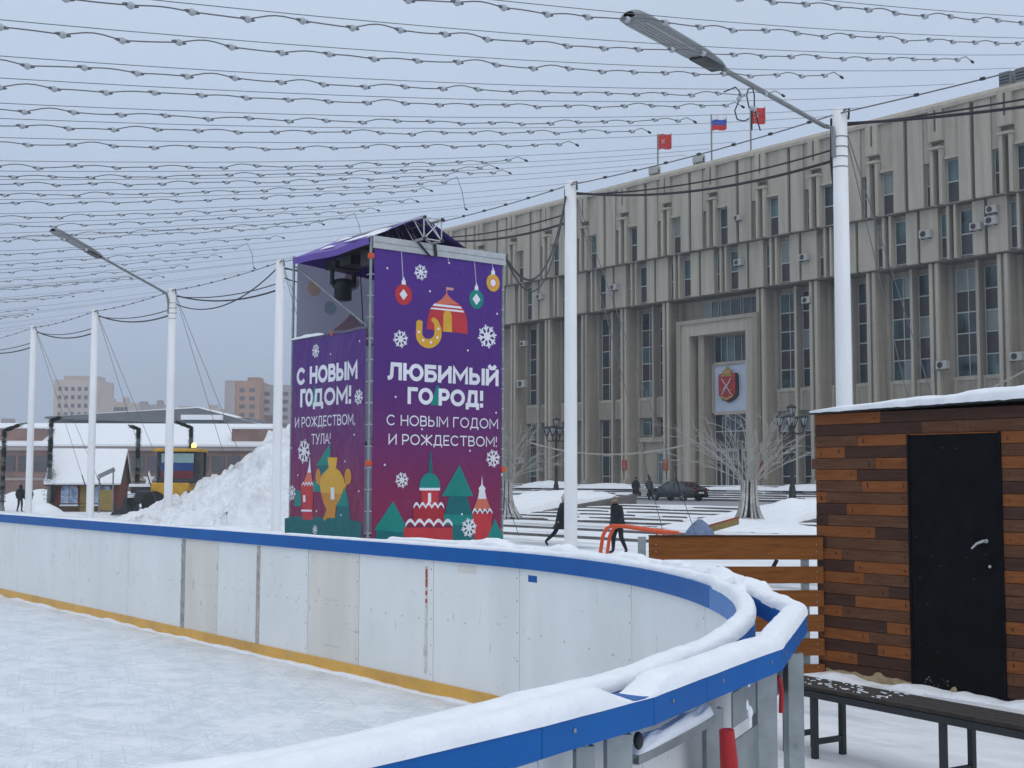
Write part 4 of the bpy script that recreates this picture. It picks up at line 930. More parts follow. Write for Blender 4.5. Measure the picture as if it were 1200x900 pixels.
for x, y, rx, rz, m_, dm in ((262, 382, .205, .21, p_red, .1), (853, 420, .185, .20, p_teal, .11), (988, 287, .175, .185, p_gold, .0)):
    A.ell(c1, x, y, rx, rz, m_); cc = A.at(c1[0]+x/c1[2], c1[1]+y/c1[2])
    A.raw([(cc[0]-.05, cc[1]+rz-.01), (cc[0]+.05, cc[1]+rz-.01), (cc[0]+.045, cc[1]+rz+.075), (cc[0]-.045, cc[1]+rz+.075)], p_white); A.k -= 1
    A.raw([(cc[0]-.03, cc[1]+rz+.08), (cc[0]+.03, cc[1]+rz+.08), (cc[0], cc[1]+rz+.15)], p_white); A.k -= 1
    if dm: A.raw([(cc[0]-dm*.95, cc[1]), (cc[0], cc[1]-dm*1.1), (cc[0]+dm*.95, cc[1]), (cc[0], cc[1]+dm*1.1)], p_white)
    else: A.ell(c1, x, y, .095, .1, p_orange); A.ell(c1, x, y, .07, .075, p_white)
A.P(c1, [(450, 662), (455, 590), (475, 510), (510, 460), (570, 420), (600, 385), (612, 362), (625, 390), (660, 425), (720, 465), (755, 510), (775, 580), (783, 702)], p_red)
A.P(c1, [(512, 458), (570, 420), (600, 385), (612, 362), (625, 390), (660, 425), (712, 462)], p_orange)
A.P(c1, [(497, 472), (510, 455), (722, 478), (738, 498)], p_white); A.k -= 1; A.P(c1, [(478, 498), (486, 486), (745, 512), (752, 528)], p_white)
A.P(c1, [(583, 682), (584, 545), (596, 518), (618, 510), (640, 520), (652, 548), (655, 688)], p_gold)
A.P(c1, [(608, 365), (608, 320), (614, 320), (614, 365)], p_pink); A.P(c1, [(614, 322), (668, 330), (664, 350), (614, 344)], p_pink)
hs = [];
for i in range(0, 21): a = R(200)+R(-220+360*0)*0+ (PI+ .12) - (-(PI+.25))*i/20; hs.append(a)
out = [(465+106*math.cos(PI*.96+(PI*1.16)*i/20), 700-(-118)*-math.sin(PI*.96+(PI*1.16)*i/20)*1.0) for i in range(21)]
out = [(466-104*math.cos(PI*i/20), 705+112*math.sin(PI*i/20)) for i in range(21)]; inn = [(462-50*math.cos(PI*i/20), 690+52*math.sin(PI*i/20)) for i in range(21)]
A.P(c1, [(365, 600), (390, 585), (416, 600)]+inn+[(512, 625), (482, 585), (505, 565), (540, 590), (570, 660)]+out[::-1], p_gold)
for x, y in ((386, 685), (420, 752), (483, 768), (536, 730), (545, 660)): A.dot(c1, x, y, .028)
for x, y, r_ in ((402, 202, .165), (237, 742, .18), (940, 722, .25)): A.flake(c1, x, y, r_)
for x, y in ((130, 168), (630, 125), (475, 355), (1020, 538), (783, 835)): A.dot(c1, x, y)
A.P(c2, [(540, 230), (485, 412), (565, 412), (565, 260)], p_teal)
W_ = lambda x, y: (c2[0]+x/c2[2], c2[1]+y/c2[2])
A.text('ЛЮБИМЫЙ', W_(105, 188), W_(1080, 243), None, W_(105, 32)[1], p_white, .062)
A.text('ГО', W_(280, 400), W_(503, 410), None, W_(280, 250)[1], p_white, .062); A.text('РОД!', W_(553, 412), W_(945, 434), None, W_(553, 262)[1], p_white, .062)
A.text('С НОВЫМ ГОДОМ', W_(95, 585), W_(1075, 622), None, W_(95, 490)[1], p_white, .014); A.text('И РОЖДЕСТВОМ!', W_(112, 752), W_(1065, 782), None, W_(112, 657)[1], p_white, .014)
for x, y in ((175, 338), (1058, 478), (407, 622), (828, 812)): A.dot(c2, x, y)
# skyline of toy towers and firs
A.P(c3, [(185, 490), (20, 735), (330, 765)], p_teal); A.P(c3, [(40, 735), (310, 760), (330, 900), (20, 900)], p_tealdk)
A.P(c3, [(660, 448), (812, 448), (885, 690), (605, 690)], p_tealdk); A.P(c3, [(690, 690), (875, 690), (875, 900), (690, 900)], p_tealdk); A.P(c3, [(618, 600), (870, 610), (885, 692), (605, 690)], p_teal); A.P(c3, [(750, 178), (600, 447), (868, 447)], p_teal)
A.P(c3, [(275, 715), (690, 715), (690, 900), (275, 900)], p_red); A.P(c3, [(358, 545), (618, 545), (618, 690), (358, 690)], p_red2); A.P(c3, [(425, 390), (570, 390), (570, 545), (425, 545)], p_red)
A.P(c3, [(482, 420), (508, 420), (508, 500), (482, 500)], p_white)
A.P(c3, [(410, 378)]+[(497-88*math.cos(PI*i/14), 378-130*math.sin(PI*i/14)**.9) for i in range(15)]+[(584, 378)], p_teal); A.P(c3, [(408, 376), (584, 376), (584, 398), (408, 398)], p_white)
A.P(c3, [(486, 245), (498, 100), (492, 82), (503, 72), (517, 84), (510, 102), (522, 245)], p_tealdk)
A.scallop(c3, 358, 618, 522, 34, 5); A.scallop(c3, 290, 690, 668, 40, 5)
A.P(c3, [(862, 590), (1030, 590), (1010, 900), (880, 900)], p_red); A.P(c3, [(866, 560), (915, 440), (970, 440), (1018, 560)], p_orange); A.P(c3, [(905, 470), (918, 400), (912, 380), (935, 352), (942, 268), (948, 352), (972, 380), (966, 400), (980, 470)], p_white); A.scallop(c3, 860, 1030, 572, 30, 4)
A.P(c3, [(1052, 638), (980, 818), (1128, 818)], p_teal); A.P(c3, [(1000, 818), (1115, 818), (1120, 900), (990, 900)], p_tealdk)
for x, y, r_ in ((258, 310, .16), (1035, 125, .19), (830, 715, .20)): A.flake(c3, x, y, r_)
for x, y in ((112, 180), (1110, 263), (770, 600)): A.dot(c3, x, y)
A.mb.build('front_banner', TO)
# side banner (lower two thirds of the left face)
A = Art('S'); ZT = onX(390, 392, TX).z
A.mb.grid([[Vector((TX-.03, TY+.10+(TD-.16)*i/8, z)) for z in (PZ+.1, 1, 2, 3, ZT)] for i in range(9)], print_bg, smooth=False)
d1 = (335, 385, 7.827); d2 = (330, 490, 6.427); D_ = lambda c, x, y: (c[0]+x/c[2], c[1]+y/c[2])
A.P(d1, [(262, 520), (235, 715), (300, 712), (290, 560)], p_teal)
A.text('С НОВЫМ', D_(d1, 100, 510), D_(d1, 658, 474), None, D_(d1, 100, 352)[1], p_white, .055)
A.text('ГО', D_(d1, 132, 722), D_(d1, 248, 715), None, D_(d1, 132, 556)[1], p_white, .055); A.text('ДОМ!', D_(d1, 250, 708), D_(d1, 600, 696), None, D_(d1, 250, 548)[1], p_white, .055)
A.text('И РОЖДЕСТВОМ,', D_(d1, 85, 902), D_(d1, 635, 888), None, D_(d1, 85, 808)[1], p_white, .01); A.text('ТУЛА!', D_(d2, 226, 196), D_(d2, 370, 194), None, D_(d2, 226, 118)[1], p_white, .02)
A.P(d2, [(25, 755), (100, 740), (350, 745), (520, 765), (605, 785), (605, 1000), (25, 1000)], p_tealdk)
A.P(d2, [(368, 185), (262, 358), (372, 352)], p_teal); A.P(d2, [(285, 358), (370, 355), (370, 550), (235, 555)], p_tealdk); A.P(d2, [(240, 470), (235, 555), (320, 552), (290, 480)], p_teal)
A.P(d2, [(110, 540), (92, 665), (150, 660), (145, 545)], p_teal); A.P(d2, [(482, 515), (410, 665), (512, 665)], p_teal); A.P(d2, [(420, 665), (512, 665), (525, 790), (400, 790)], p_tealdk)
A.P(d2, [(145, 500), (240, 500), (235, 765), (162, 765)], p_red); A.P(d2, [(165, 492), (205, 385), (222, 385), (236, 492)], p_orange); A.P(d2, [(196, 410), (206, 370), (215, 285), (220, 370), (224, 410)], p_white); A.scallop(d2, 155, 240, 495, 20, 4)
A.P(d2, [(165, 580), (180, 580), (182, 632), (164, 632)], p_white); A.k -= 1; A.P(d2, [(150, 688), (230, 690), (230, 705), (150, 703)], p_white)
A.ell(d2, 277, 440, .10, .16, p_gold2, 14); A.ell(d2, 502, 440, .13, .16, p_gold2, 14); A.P(d2, [(270, 460), (290, 450), (320, 520), (300, 540)], p_gold2); A.P(d2, [(470, 510), (495, 455), (510, 460), (480, 540)], p_gold2)
A.P(d2, [(348, 296), (424, 296), (412, 375), (440, 398), (468, 445), (480, 500), (466, 545), (440, 610), (412, 660), (404, 752), (348, 752), (325, 775), (316, 757), (342, 690), (318, 640), (296, 545), (290, 470), (304, 428), (345, 388), (358, 372)], p_gold)
A.P(d2, [(300, 560), (455, 570), (412, 660), (404, 752), (348, 752), (325, 775), (316, 757), (342, 690), (318, 640)], p_gold2)
A.P(d2, [(373, 522), (398, 522), (400, 612), (372, 612)], p_white)
for c, x, y, r_ in ((d1, 278, 205, .15), (d1, 672, 628, .16), (d2, 172, 250, .26), (d2, 80, 562, .17), (d2, 255, 842, .10)): A.flake(c, x, y, r_)
for c, x, y in ((d1, 680, 115), (d1, 413, 235), (d2, 550, 125), (d2, 75, 225), (d2, 480, 325), (d2, 125, 430), (d2, 585, 550), (d2, 450, 730), (d2, 265, 700)): A.dot(c, x, y)
A.mb.build('side_banner', TO)
# the two faces turned away, plain prints
xb, yb_ = TX+TW+.005, TY+TD+.025
mb = MB(); mb.poly([(xb, TY+.1, PZ+.1), (xb, TY+TD-.1, PZ+.1), (xb, TY+TD-.1, TZ-.06), (xb, TY+.1, TZ-.06)], back_grey); mb.poly([(TX+.1, yb_, PZ+.1), (TX+TW-.1, yb_, PZ+.1), (TX+TW-.1, yb_, TZ-.06), (TX+.1, yb_, TZ-.06)], back_grey)
for k_, (px, py, r_, m_) in enumerate(((368, 338, .17, back_warm), (387, 361, .15, back_teal), (412, 330, .2, back_red))):
    p = onY(px, py, yb_-.004-.002*k_); mb.poly([(p.x+r_*math.cos(2*PI*i/24), yb_-.004-.002*k_, p.z+r_*math.sin(2*PI*i/24)) for i in range(24)], m_)
p = onY(412, 388, yb_-.012); mb.poly([(p.x+x, yb_-.012, p.z+z) for x, z in ((-.5, -.3), (-.45, .0), (-.2, .2), (0, .4), (.2, .2), (.45, .0), (.5, -.3))], back_red)
mb.build('back_banner', TO)
mb = MB(); mb.poly([(TX+.12, TY+.15, TZ-.09), (TX+TW-.12, TY+.15, TZ-.09), (TX+TW-.12, TY+TD*.62, TZ-.09), (TX+.12, TY+TD*.62, TZ-.09)], black_cloth)
for (x, y, z, a, b, c) in ((.5, .5, -.30, .25, .28, .16), (.95, .9, -.25, .3, .3, .14), (1.7, .8, -.33, .4, .3, .22), (.7, 1.7, -.2, .25, .22, .10)): mb.obox((TX+x, TY+y, TZ+z), (a, 0, 0), (0, b, 0), (0, 0, c), steel_dark)
mb.build('rigging', TO)
mb = MB(); n_ = 20
rl = [Vector((TX-.03, TY+.05+(TD-.1)*i/n_, ZT+.02+.012*math.sin(i*.9))) for i in range(n_+1)]; mb.tube(rl, .028, back_grey, 8); snow_roll(mb, [rl[-1]+UPV*.02, rl[11]+UPV*.02], .07, .045, snow_fine, .06, .9, 5.); mb.build('hem', TO)
mb = MB(); r_ = .028
for x, y in ((TX, TY), (TX+TW, TY), (TX, TY+TD), (TX+TW, TY+TD)): mb.tube([(x, y, PZ), (x, y, TZ+.02)], r_, galv, 10)
for z in (.4, 2.4, ZT, TZ-.1):
    mb.tube([(TX+.03, TY+.03, z), (TX+.03, TY+TD, z)], .022, galv, 8); mb.tube([(TX+TW-.03, TY+.03, z), (TX+TW-.03, TY+TD, z)], .022, galv, 8)
    mb.tube([(TX, TY+TD-.03, z+.05), (TX+TW, TY+TD-.03, z+.05)], .022, galv, 8); mb.tube([(TX, TY+.03, z+.05), (TX+TW, TY+.03, z+.05)], .022, galv, 8)
mb.tube([(TX+.05, TY+.06, ZT), (TX+.05, TY+TD, TZ-.2)], .018, galv, 8)
mb.build('scaffold_frame', TO)
for (x, y, z) in ((TX-.01, TY-.02, onY(436, 543, TY).z), (TX+TW, TY-.02, onY(592, 550, TY).z), (TX-.0, TY+TD*.45, ZT+.02), (TX-.01, TY-.02, onY(436, 300, TY).z)):
    mb = MB(); mb.obox((x, y, z), (.055, 0, 0), (0, .04, 0), (0, 0, .05), orange_paint); mb.build('clamp', TO, bevel=.01)
mb = MB()
for z in [PZ+.4+.42*i for i in range(15)]:
    mb.tube([(TX+.06, TY-.03, z), (TX, TY-.032, z+.01), (TX-.02, TY+.1, z)], .006, p_white, 5); mb.tube([(TX+TW-.06, TY-.03, z), (TX+TW+.02, TY-.03, z+.005)], .006, p_white, 5)
mb.build('lacing', TO)
mb = MB(); mb.box(TX+.02, TX+TW+.02, TY-.07, TY-.028, TZ-.22, TZ+.02, alum); mb.box(TX+.03, TX+TW, TY-.074, TY-.0705, TZ-.11, TZ-.095, galv); mb.build('cross_beam', TO)
# roof: purple sheet over a truss ridge
ZT_ = onY(499, 267, TY-.38).z; RZ = ZT_+.335
xm = 14.62
mb = MB(); 
def roofrow(x, z): return [Vector((x, TY+.0+(TD-.05)*i/10, z+.012*math.sin(i*1.1)-.05*math.sin(PI*i/10))) for i in range(11)]
L_ = [roofrow(TX-.06+(xm-TX+.06)*t, TZ-.02+(RZ-TZ+.02)*t-.015*math.sin(PI*t)) for t in (0, .25, .5, .75, 1)]; mb.grid(L_, purple)
L_ = [roofrow(xm+(TX+TW+.02-xm)*t, RZ-(RZ-TZ+.42)*t-.015*math.sin(PI*t)) for t in (0, .25, .5, .75, 1)]; mb.grid(L_, purple)
mb.grid([roofrow(TX-.06, TZ-.02), [v-UPV*.13+Vector((.02, 0, 0)) for v in roofrow(TX-.06, TZ-.02)]], purple)
yg = TY+TD-.07; mb.add([(TX-.04, yg, TZ-.12), (TX+TW, yg, TZ-.42), (xm, yg, RZ-.03)], [(0, 1, 2)], purple)
mb.build('roof', TO)
mb = MB()
def roofpt(t, y): return Vector((TX-.06+(xm-TX+.06)*t, y, TZ-.02+(RZ-TZ+.02)*t-.015*math.sin(PI*t)-.015))
for (t, y, w, l) in ((.45, TY+1.1, .10, .75), (.62, TY+.9, .07, .5), (.3, TY+.25, .16, .25), (.75, TY+2.5, .05, .35), (.2, TY+2.0, .05, .3)):
    P = []
    for i in range(25):
        ll = -l+2*l*i/24; ww = w*math.sqrt(max(0, 1-(ll/l)**2))*(1+.6*fbm(ll, y, t, 4, 3)); row = []
        for j in range(7): u_ = (j-3)/3; q = roofpt(t+u_*ww, y+ll); row.append(q+UPV*(.035*(1-u_*u_)*(1-(ll/l)**2)+.006))
        P.append(row)
    mb.grid(P, snow_fine)
tag(mb.build('roof_snow'), 'thin patches of snow on the purple tower roof', 'snow', None, 'stuff')
mb = MB(); h = .215; yb = TY+TD-.1; ya = TY-.38; zc = ZT_
cs = [(xm+a*h, zc+b*h) for a in (-1, 1) for b in (-1, 1)]
for x, z in cs: mb.tube([(x, ya, z), (x, yb, z)], .027, alum, 8); mb.lathe([(.033, -.03), (.033, .01)], steel_dark, 10, (x, ya, z), 'y')
for i in range(9):
    y0 = ya+.02+(yb-ya-.04)*i/9; y1 = ya+.02+(yb-ya-.04)*(i+1)/9
    for (p, q) in ((0, 1), (2, 3), (0, 2), (1, 3)): mb.tube([(cs[p][0], y0, cs[p][1]), (cs[q][0], y1, cs[q][1])], .011, alum, 6)
for (p, q) in ((0, 1), (2, 3), (0, 2), (1, 3), (0, 3), (1, 2)): mb.tube([(cs[p][0], ya+.02, cs[p][1]), (cs[q][0], ya+.02, cs[q][1])], .014, alum, 6)
mb.build('truss', TO)
mb = MB(); mb.tube([(TX+.9, TY-.09, zc-.1), (TX+1.35, TY-.095, TZ-.25)], .02, steel_dark, 8); mb.tube([(TX+1.45, TY-.095, zc-.15), (TX+1.5, TY-.095, TZ-.24)], .03, steel_dark, 8); mb.build('strut', TO)
# spotlight hung inside behind the screen
sp = onX(402, 335, TX+.9); t = thing('stage_light', 'black moving head stage light hanging behind the mesh screen', 'stage light', sp)
mb = MB(); mb.lathe([(.16, -.32), (.19, -.30), (.19, -.05), (.24, -.03), (.24, .1), (.15, .14)], steel_dark, 16); mb.build('head', t, local=True)
mb = MB(); mb.beam((-.27, 0, .0), (-.27, 0, .35), .05, .1, steel_dark, up=(0, 1, 0)); mb.beam((.27, 0, .0), (.27, 0, .35), .05, .1, steel_dark, up=(0, 1, 0)); mb.obox((0, 0, .42), (.32, 0, 0), (0, .2, 0), (0, 0, .09), steel_dark); mb.build('yoke', t, local=True)
mb = MB(); mb.tube([(0, 0, .5), (0, 0, TZ-sp.z-.08)], .025, steel_dark, 8); mb.tube([(.2, 0, .5), (.5, .1, .3), (.6, .1, -1.)], .012, cable_m, 6); mb.build('hanger', t, local=True)

# ------------------------------------------------------------------ poles, street lamps, wires
PX = 27.5; POLES = [20.4, 31.1, 40.9, 50.7, 62.1, 72.8, 83.4]; ZP = 11.45
plabel = ['white pole behind the wooden shed, carrying the nearest street lamp arm', 'plain white pole right of the stage tower, in front of the facade', 'white pole hidden behind the stage tower', 'white pole standing just left of the stage tower', 'white pole with the smaller street lamp arm in front of the snow heap', 'white pole in front of the snowy roofed kiosk', 'white pole beside the dark figure at the photo edge']
for i, Y in enumerate(POLES):
    if i == 2: plabel[2] = 'white pole standing behind the stage tower'
    t = thing('pole', plabel[i], 'pole', (PX, Y, PZ), 0, 'white poles carrying the light strings')
    mb = MB(); mb.lathe([(.215, 0), (.205, 6), (.19, ZP-PZ-.02), (.16, ZP-PZ)], pole_white, 20); mb.build('shaft', t, local=True)
    mb = MB()
    for z in ((.75, 1.02, 1.28, 1.55) if i in (0, 4) else ()): mb.lathe([(.196, ZP-PZ-z), (.200, ZP-PZ-z), (.200, ZP-PZ-z-.03), (.196, ZP-PZ-z-.03)], lamp_grey, 20)
    mb.tube([(-.1, -.2, ZP-PZ-.1), (0, -.3, ZP-PZ-.05), (.1, -.2, ZP-PZ-.3)], .03, steel_dark, 6); mb.tube([(0, .25, ZP-PZ-.2), (0, .28, ZP-PZ-1.4), (0, .2, ZP-PZ-2.2)], .05, cable_m, 6)
    mb.build('bands', t, local=True)
# street lamp arms reach towards the rink
def street_lamp(Y, elbow, tip, label):
    t = thing('street_lamp', label, 'street lamp', (PX-.2, Y, ZP-.6), 0, 'street lamps on the white poles')
    e_ = Vector(elbow); q = Vector(tip); d = (q-e_).normalized(); a = Vector((PX-.2, Y+.05, ZP-1.3))
    k = e_+(q-e_)*.62
    mb = MB(); mb.tube([a, a+UPV*.45, a+UPV*.75+d*.10, e_+d*.35, k], .062, lamp_grey, 10); mb.build('arm', t)
    side = d.cross(UPV).normalized(); up = side.cross(d).normalized(); L = (q-k).length
    mb = MB(); prof = [(0, .09, .06), (.12, .20, .12), (.3, .27, .15), (.9, .29, .16), (.97, .25, .15), (1., .12, .09)]; rows = []
    for f_, w, h in prof:
        c = k+d*L*f_; rows.append([c+side*w*math.cos(a_)+up*h*(math.sin(a_) if math.sin(a_) > 0 else .35*math.sin(a_)) for a_ in [2*PI*j/16 for j in range(17)]])
    mb.grid(rows, lamp_grey); hd = mb.build('lamp_head', t)
    mb = MB(); mb.obox(k+d*L*.63-up*.045, d*L*.30, side*.21, up*.02, lamp_glass); mb.build('glass', hd, bevel=.02)
    mb = MB()
    for f_ in (-.12, -.04, .04, .12): mb.obox(k+d*L*.63-up*.068+side*f_, d*L*.29, side*.006, up*.006, lamp_grey)
    mb.build('ridge', hd)
    mb = MB(); mb.obox(k+d*L*.2-up*.06, d*L*.13, side*.15, up*.05, steel_dark); mb.build('gear_box', hd, bevel=.02)
d6 = (Vector((PX-.2, 20.4, 0))).dot(fw)
street_lamp(20.4, onZ(970, 150, 11.05), atd(737, 19, 22.5), 'large street lamp head on a slanting arm at the top of the photo')
street_lamp(62.1, Vector((PX-.2, 62.1, ZP-.35)), atd(62, 270, 53.5), 'smaller street lamp on a slanting arm above the snow heap')
# perimeter cable carrying the strings, and sagging black supply cables
def sagline(a, b, sag, n=24): a, b = Vector(a), Vector(b); return [a+(b-a)*i/n-UPV*sag*4*(i/n)*(1-i/n) for i in range(n+1)]
ends = [6.] + POLES + [98.]
for i, (a, b) in enumerate(zip(ends, ends[1:])):
    t = thing('span_cable', 'thin steel cable strung between the tops of the white poles', 'cable', (PX, a, ZP-.15), 0, 'steel cables between the white poles')
    mb = MB(); pts = sagline((PX-.12, a, ZP-.15), (PX-.12, b, ZP-.15), .12); mb.tube(pts, .018, wire_m, 6); mb.build('strand', t)
    mb = MB()
    for j in range(2, 23, 3): mb.obox(pts[j]+UPV*.01, (.03, 0, 0), (0, .06, 0), (0, 0, .035), steel_dark)
    mb.build('clips', t)
    tt = thing('supply_cable', 'black supply cable sagging between the white poles', 'cable', (PX, a, ZP-1.2), 0, 'black cables between the white poles')
    mb = MB(); mb.tube(sagline((PX+.2, a, ZP-1.25), (PX+.2, b, ZP-.35), .42), .04, cable_m, 6); mb.tube(sagline((PX+.22, a, ZP-.95), (PX+.22, b, ZP-.4), .30), .026, cable_m, 6); mb.build('core', tt)
    if i in (3, 4): 
        mb = MB(); mb.tube(sagline((PX-.1, a, ZP-.35), (PX+.2, b, ZP-.8), .9), .03, cable_m, 6); mb.build('loop', tt)
# drop loop from the plain pole down to the tower
t = thing('drop_cable', 'black cable drooping from the plain white pole to the stage tower', 'cable', (PX, 31.1, ZP-.4))
a = Vector((PX-.05, 31.25, ZP-.4)); b = onX(592, 301, TX+TW+.05)
mb = MB(); mb.tube([a+(b-a)*(i/20)-UPV*(2.6*4*(i/20)*(1-i/20)*.55) for i in range(21)], .03, cable_m, 6); mb.tube([a+(b-a)*(i/20)-UPV*(2.6*4*(i/20)*(1-i/20)*.68) for i in range(21)], .022, cable_m, 6); mb.build('core', t)
# guy wires with turnbuckles
for i, Y in enumerate(POLES):
    for j, (dx, dy) in enumerate(((5.2, .8), (4.2, .2))):
        t = thing('guy_wire', 'thin guy wire slanting from a white pole top down to the snow', 'wire', (PX+.2, Y, ZP-.5), 0, 'guy wires of the white poles')
        a = Vector((PX+.2, Y, ZP-.4-.1*j)); b = Vector((PX+dx, Y-dy, PZ))
        mb = MB(); mb.tube([a, b], .014, wire_m, 5); mb.build('strand', t)
        d = (b-a).normalized(); mb = MB(); mb.tube([b-d*2.6, b-d*1.9], .035, steel_dark, 6); mb.build('turnbuckle', t)

# ------------------------------------------------------------------ light strings
def zs(s): return 11.25-.23*s+.0021*s*s
bm = MB(); bm.sphere((0, 0, -.005), (.050, .050, .045), bulb_m, 10, 7); bm.lathe([(.024, .04), (.024, .06), (.010, .10)], wire_m, 8, (0, 0, 0), 'x'); bm.lathe([(.010, -.10), (.024, -.06), (.024, -.04)], wire_m, 8, (0, 0, 0), 'x')
bulb0 = bm.build('bulb'); first = [True]
Y0S = [10.2, 11.5, 12.8, 14.1, 15.4, 16.95, 18.05, 19.5, 20.5, 21.9, 23.9, 24.9, 25.8, 27.1, 28.2, 30.2, 31.7, 33.5, 34.4, 37.2, 39.8, 42.1, 45.1, 48.0, 48.6, 53.2, 54.6, 60.5, 64, 65.2, 71.5, 77, 81]
for i, Y0 in enumerate(Y0S):
    # visible reach on the left: X where the line of sight through px = -260 meets it
    r0 = ray(-330, 300); Xl = max(-4., Y0*r0.x/r0.y); 
    Xe = (24.5 if Y0 < 12 else 22.9 if Y0 < 14.5 else rnd.uniform(18.9, 20.6))
    t = thing('light_string', 'wavy string of pale bulbs hung on a wire across the sky over the rink', 'string lights', (PX-.12, Y0, zs(0)+.05), 0, 'light strings strung over the rink')
    mb = MB(); mb.tube([(X, Y0, zs(PX-X)+.045) for X in [PX-.12-(PX-.12-Xl)*k/24 for k in range(25)]], .006, wire_m, 5); mb.build('support_wire', t)
    cab = []; sp_ = .75; N_ = int((Xe-Xl)/sp_); jit = rnd.random(); pos = []
    for b in range(N_+1):
        X = Xe-b*sp_; dz = -.035-.05*rnd.random(); pos.append(Vector((X, Y0+rnd.uniform(-.02, .02), zs(PX-X)+dz)))
    for b in range(N_+1):
        cab.append(pos[b])
        if b < N_:
            q = (pos[b]+pos[b+1])/2; wv = rnd.uniform(.02, .065) if (b+i) % 2 else rnd.uniform(-.012, .012)
            cab += [pos[b]+(pos[b+1]-pos[b])*f_+UPV*wv*math.sin(PI*f_)**1.3 for f_ in (.2, .35, .5, .65, .8)]
    e_ = pos[0]; cab = [e_+Vector((.55, .03, .10)), e_+Vector((.3, 0, .13))]+cab
    if i in (13, 17, 20): cab = [e_+Vector((.7, 0, -.6)), e_+Vector((.75, .2, -.1)), e_+Vector((.5, .1, .25))]+cab[2:]
    mb = MB(); mb.tube(cab, .0095, wire_m, 5); mb.tube([cab[0]+Vector((.08, 0, -.02)), cab[0]], .025, cable_m, 6); mb.build('light_cable', t)
    if Y0 < 47:
        for p in pos:
            if first[0]: o = bulb0; first[0] = False
            else: o = bulb0.copy(); COL.objects.link(o)
            o.parent = t; o.location = p-t.location; o.scale = (1, 1, 1)
    else:
        mb = MB()
        for p in pos:
            mb.sphere(p, (.056, .056, .05), bulb_m, 6, 4); mb.tube([p-Vector((.09, 0, 0)), p+Vector((.09, 0, 0))], .02, wire_m, 5)
        tag(mb.build('bulbs', t), kind='stuff')
# one tangled end looping over the flag
t = thing('tangled_string', 'tangled loop of bulb string dangling beside the red flag on the roof line', 'string lights', Vector((21.5, 20.5, 9.8)))
def lp(pts, d=28.): return [atd(x, y, d) for x, y in pts]
mb = MB(); mb.tube(lp([(848, 108), (862, 102), (867, 108), (866, 118), (861, 130), (864, 140), (872, 142), (878, 139)]), .016, cable_m, 6); mb.tube(lp([(878, 127), (875, 112), (877, 104), (882, 103), (884, 112), (884, 127), (888, 143), (891, 153)]), .016, cable_m, 6); mb.tube(lp([(881, 128), (881, 140), (881, 152)]), .02, cable_m, 6); mb.build('light_cable', t)
for x, y in ((866, 116), (881, 127), (884, 128)): b = MB(); b.sphere(atd(x, y, 28), .06, bulb_m); b.build('bulb', t)

# ------------------------------------------------------------------ frosted light trees
def light_tree(x, y, label, seed, H=5.9):
    rn = random.Random(seed); t = thing('light_tree', label, 'light tree', (x, y, PZ+.05), 0, 'frosted wire light trees')
    mb = MB(); n = 16
    for i in range(n):
        a = 2*PI*i/n+rn.uniform(-.1, .1); pts = []
        for k in range(11):
            f_ = k/10; z = 2.2*f_; r_ = .34+.66*(1-f_)**3.4; pts.append((r_*math.cos(a+f_*.2), r_*math.sin(a+f_*.2), z))
        mb.tube(pts, [.06]*8+[.055, .05, .05], frost_trunk, 6)
    mb.lathe([(.26, .2), (.24, 1.4), (.28, 2.15)], steel_dark, 12); mb.build('trunk', t, local=True)
    mb = MB()
    def br(p, d, L, r_, lev):
        pts = [p]; q = p.copy(); dd = d.copy(); n_ = 7
        for k in range(n_):
            dd = (dd+Vector((rn.uniform(-.16, .16), rn.uniform(-.16, .16), rn.uniform(-.09, .09)-(.05 if lev > 0 else .05)))).normalized(); q = q+dd*L/n_; pts.append(q.copy())
            if (lev == 0 and k >= 1) or (lev == 1 and k in (1, 3, 5)):
                s_ = Vector((rn.uniform(-1, 1), rn.uniform(-1, 1), rn.uniform(-.25, .9))).normalized(); br(q, (dd*.9+s_*.6).normalized(), L*rn.uniform(.28, .5), r_*.62, lev+1)
        mb.tube(pts, [r_*(1-.6*k/n_) for k in range(n_+1)], frost, 5)
    for i in range(20):
        a = 2*PI*i/20+rn.uniform(-.15, .15); el = [.2, .8, .45, 1.2][i % 4]; d = Vector((math.cos(a)*math.cos(el), math.sin(a)*math.cos(el), math.sin(el)))
        br(Vector((.30*math.cos(a), .30*math.sin(a), 2.15)), (d+UPV*.45).normalized(), rn.uniform(2.5, 3.7) if el < .7 else 2.7, .029, 0)
    mb.build('crown', t, local=True)
light_tree(45.6, 39.2, 'frosted wire light tree with bare white branches in front of the portal', 3); light_tree(45.6, 57.2, 'frosted wire light tree half hidden behind the stage tower', 5)
t = thing('garland_rope', 'pale rope of lights slung between the two frosted trees', 'garland', (45.6, 48, 3.2))
a = atd(622, 519, 70); b = atd(806, 521, 61.5); mb = MB(); mb.tube(sagline(a, b, .55), .045, frost, 6); mb.build('rope', t)

t = thing('garland_rope', 'pale rope of lights rising to the right above the shed roof', 'garland', (46, 30, 4))
mb = MB(); mb.tube(sagline(atd(1000, 515, 57), atd(1230, 418, 50), .35), .035, frost, 6); mb.build('rope', t)
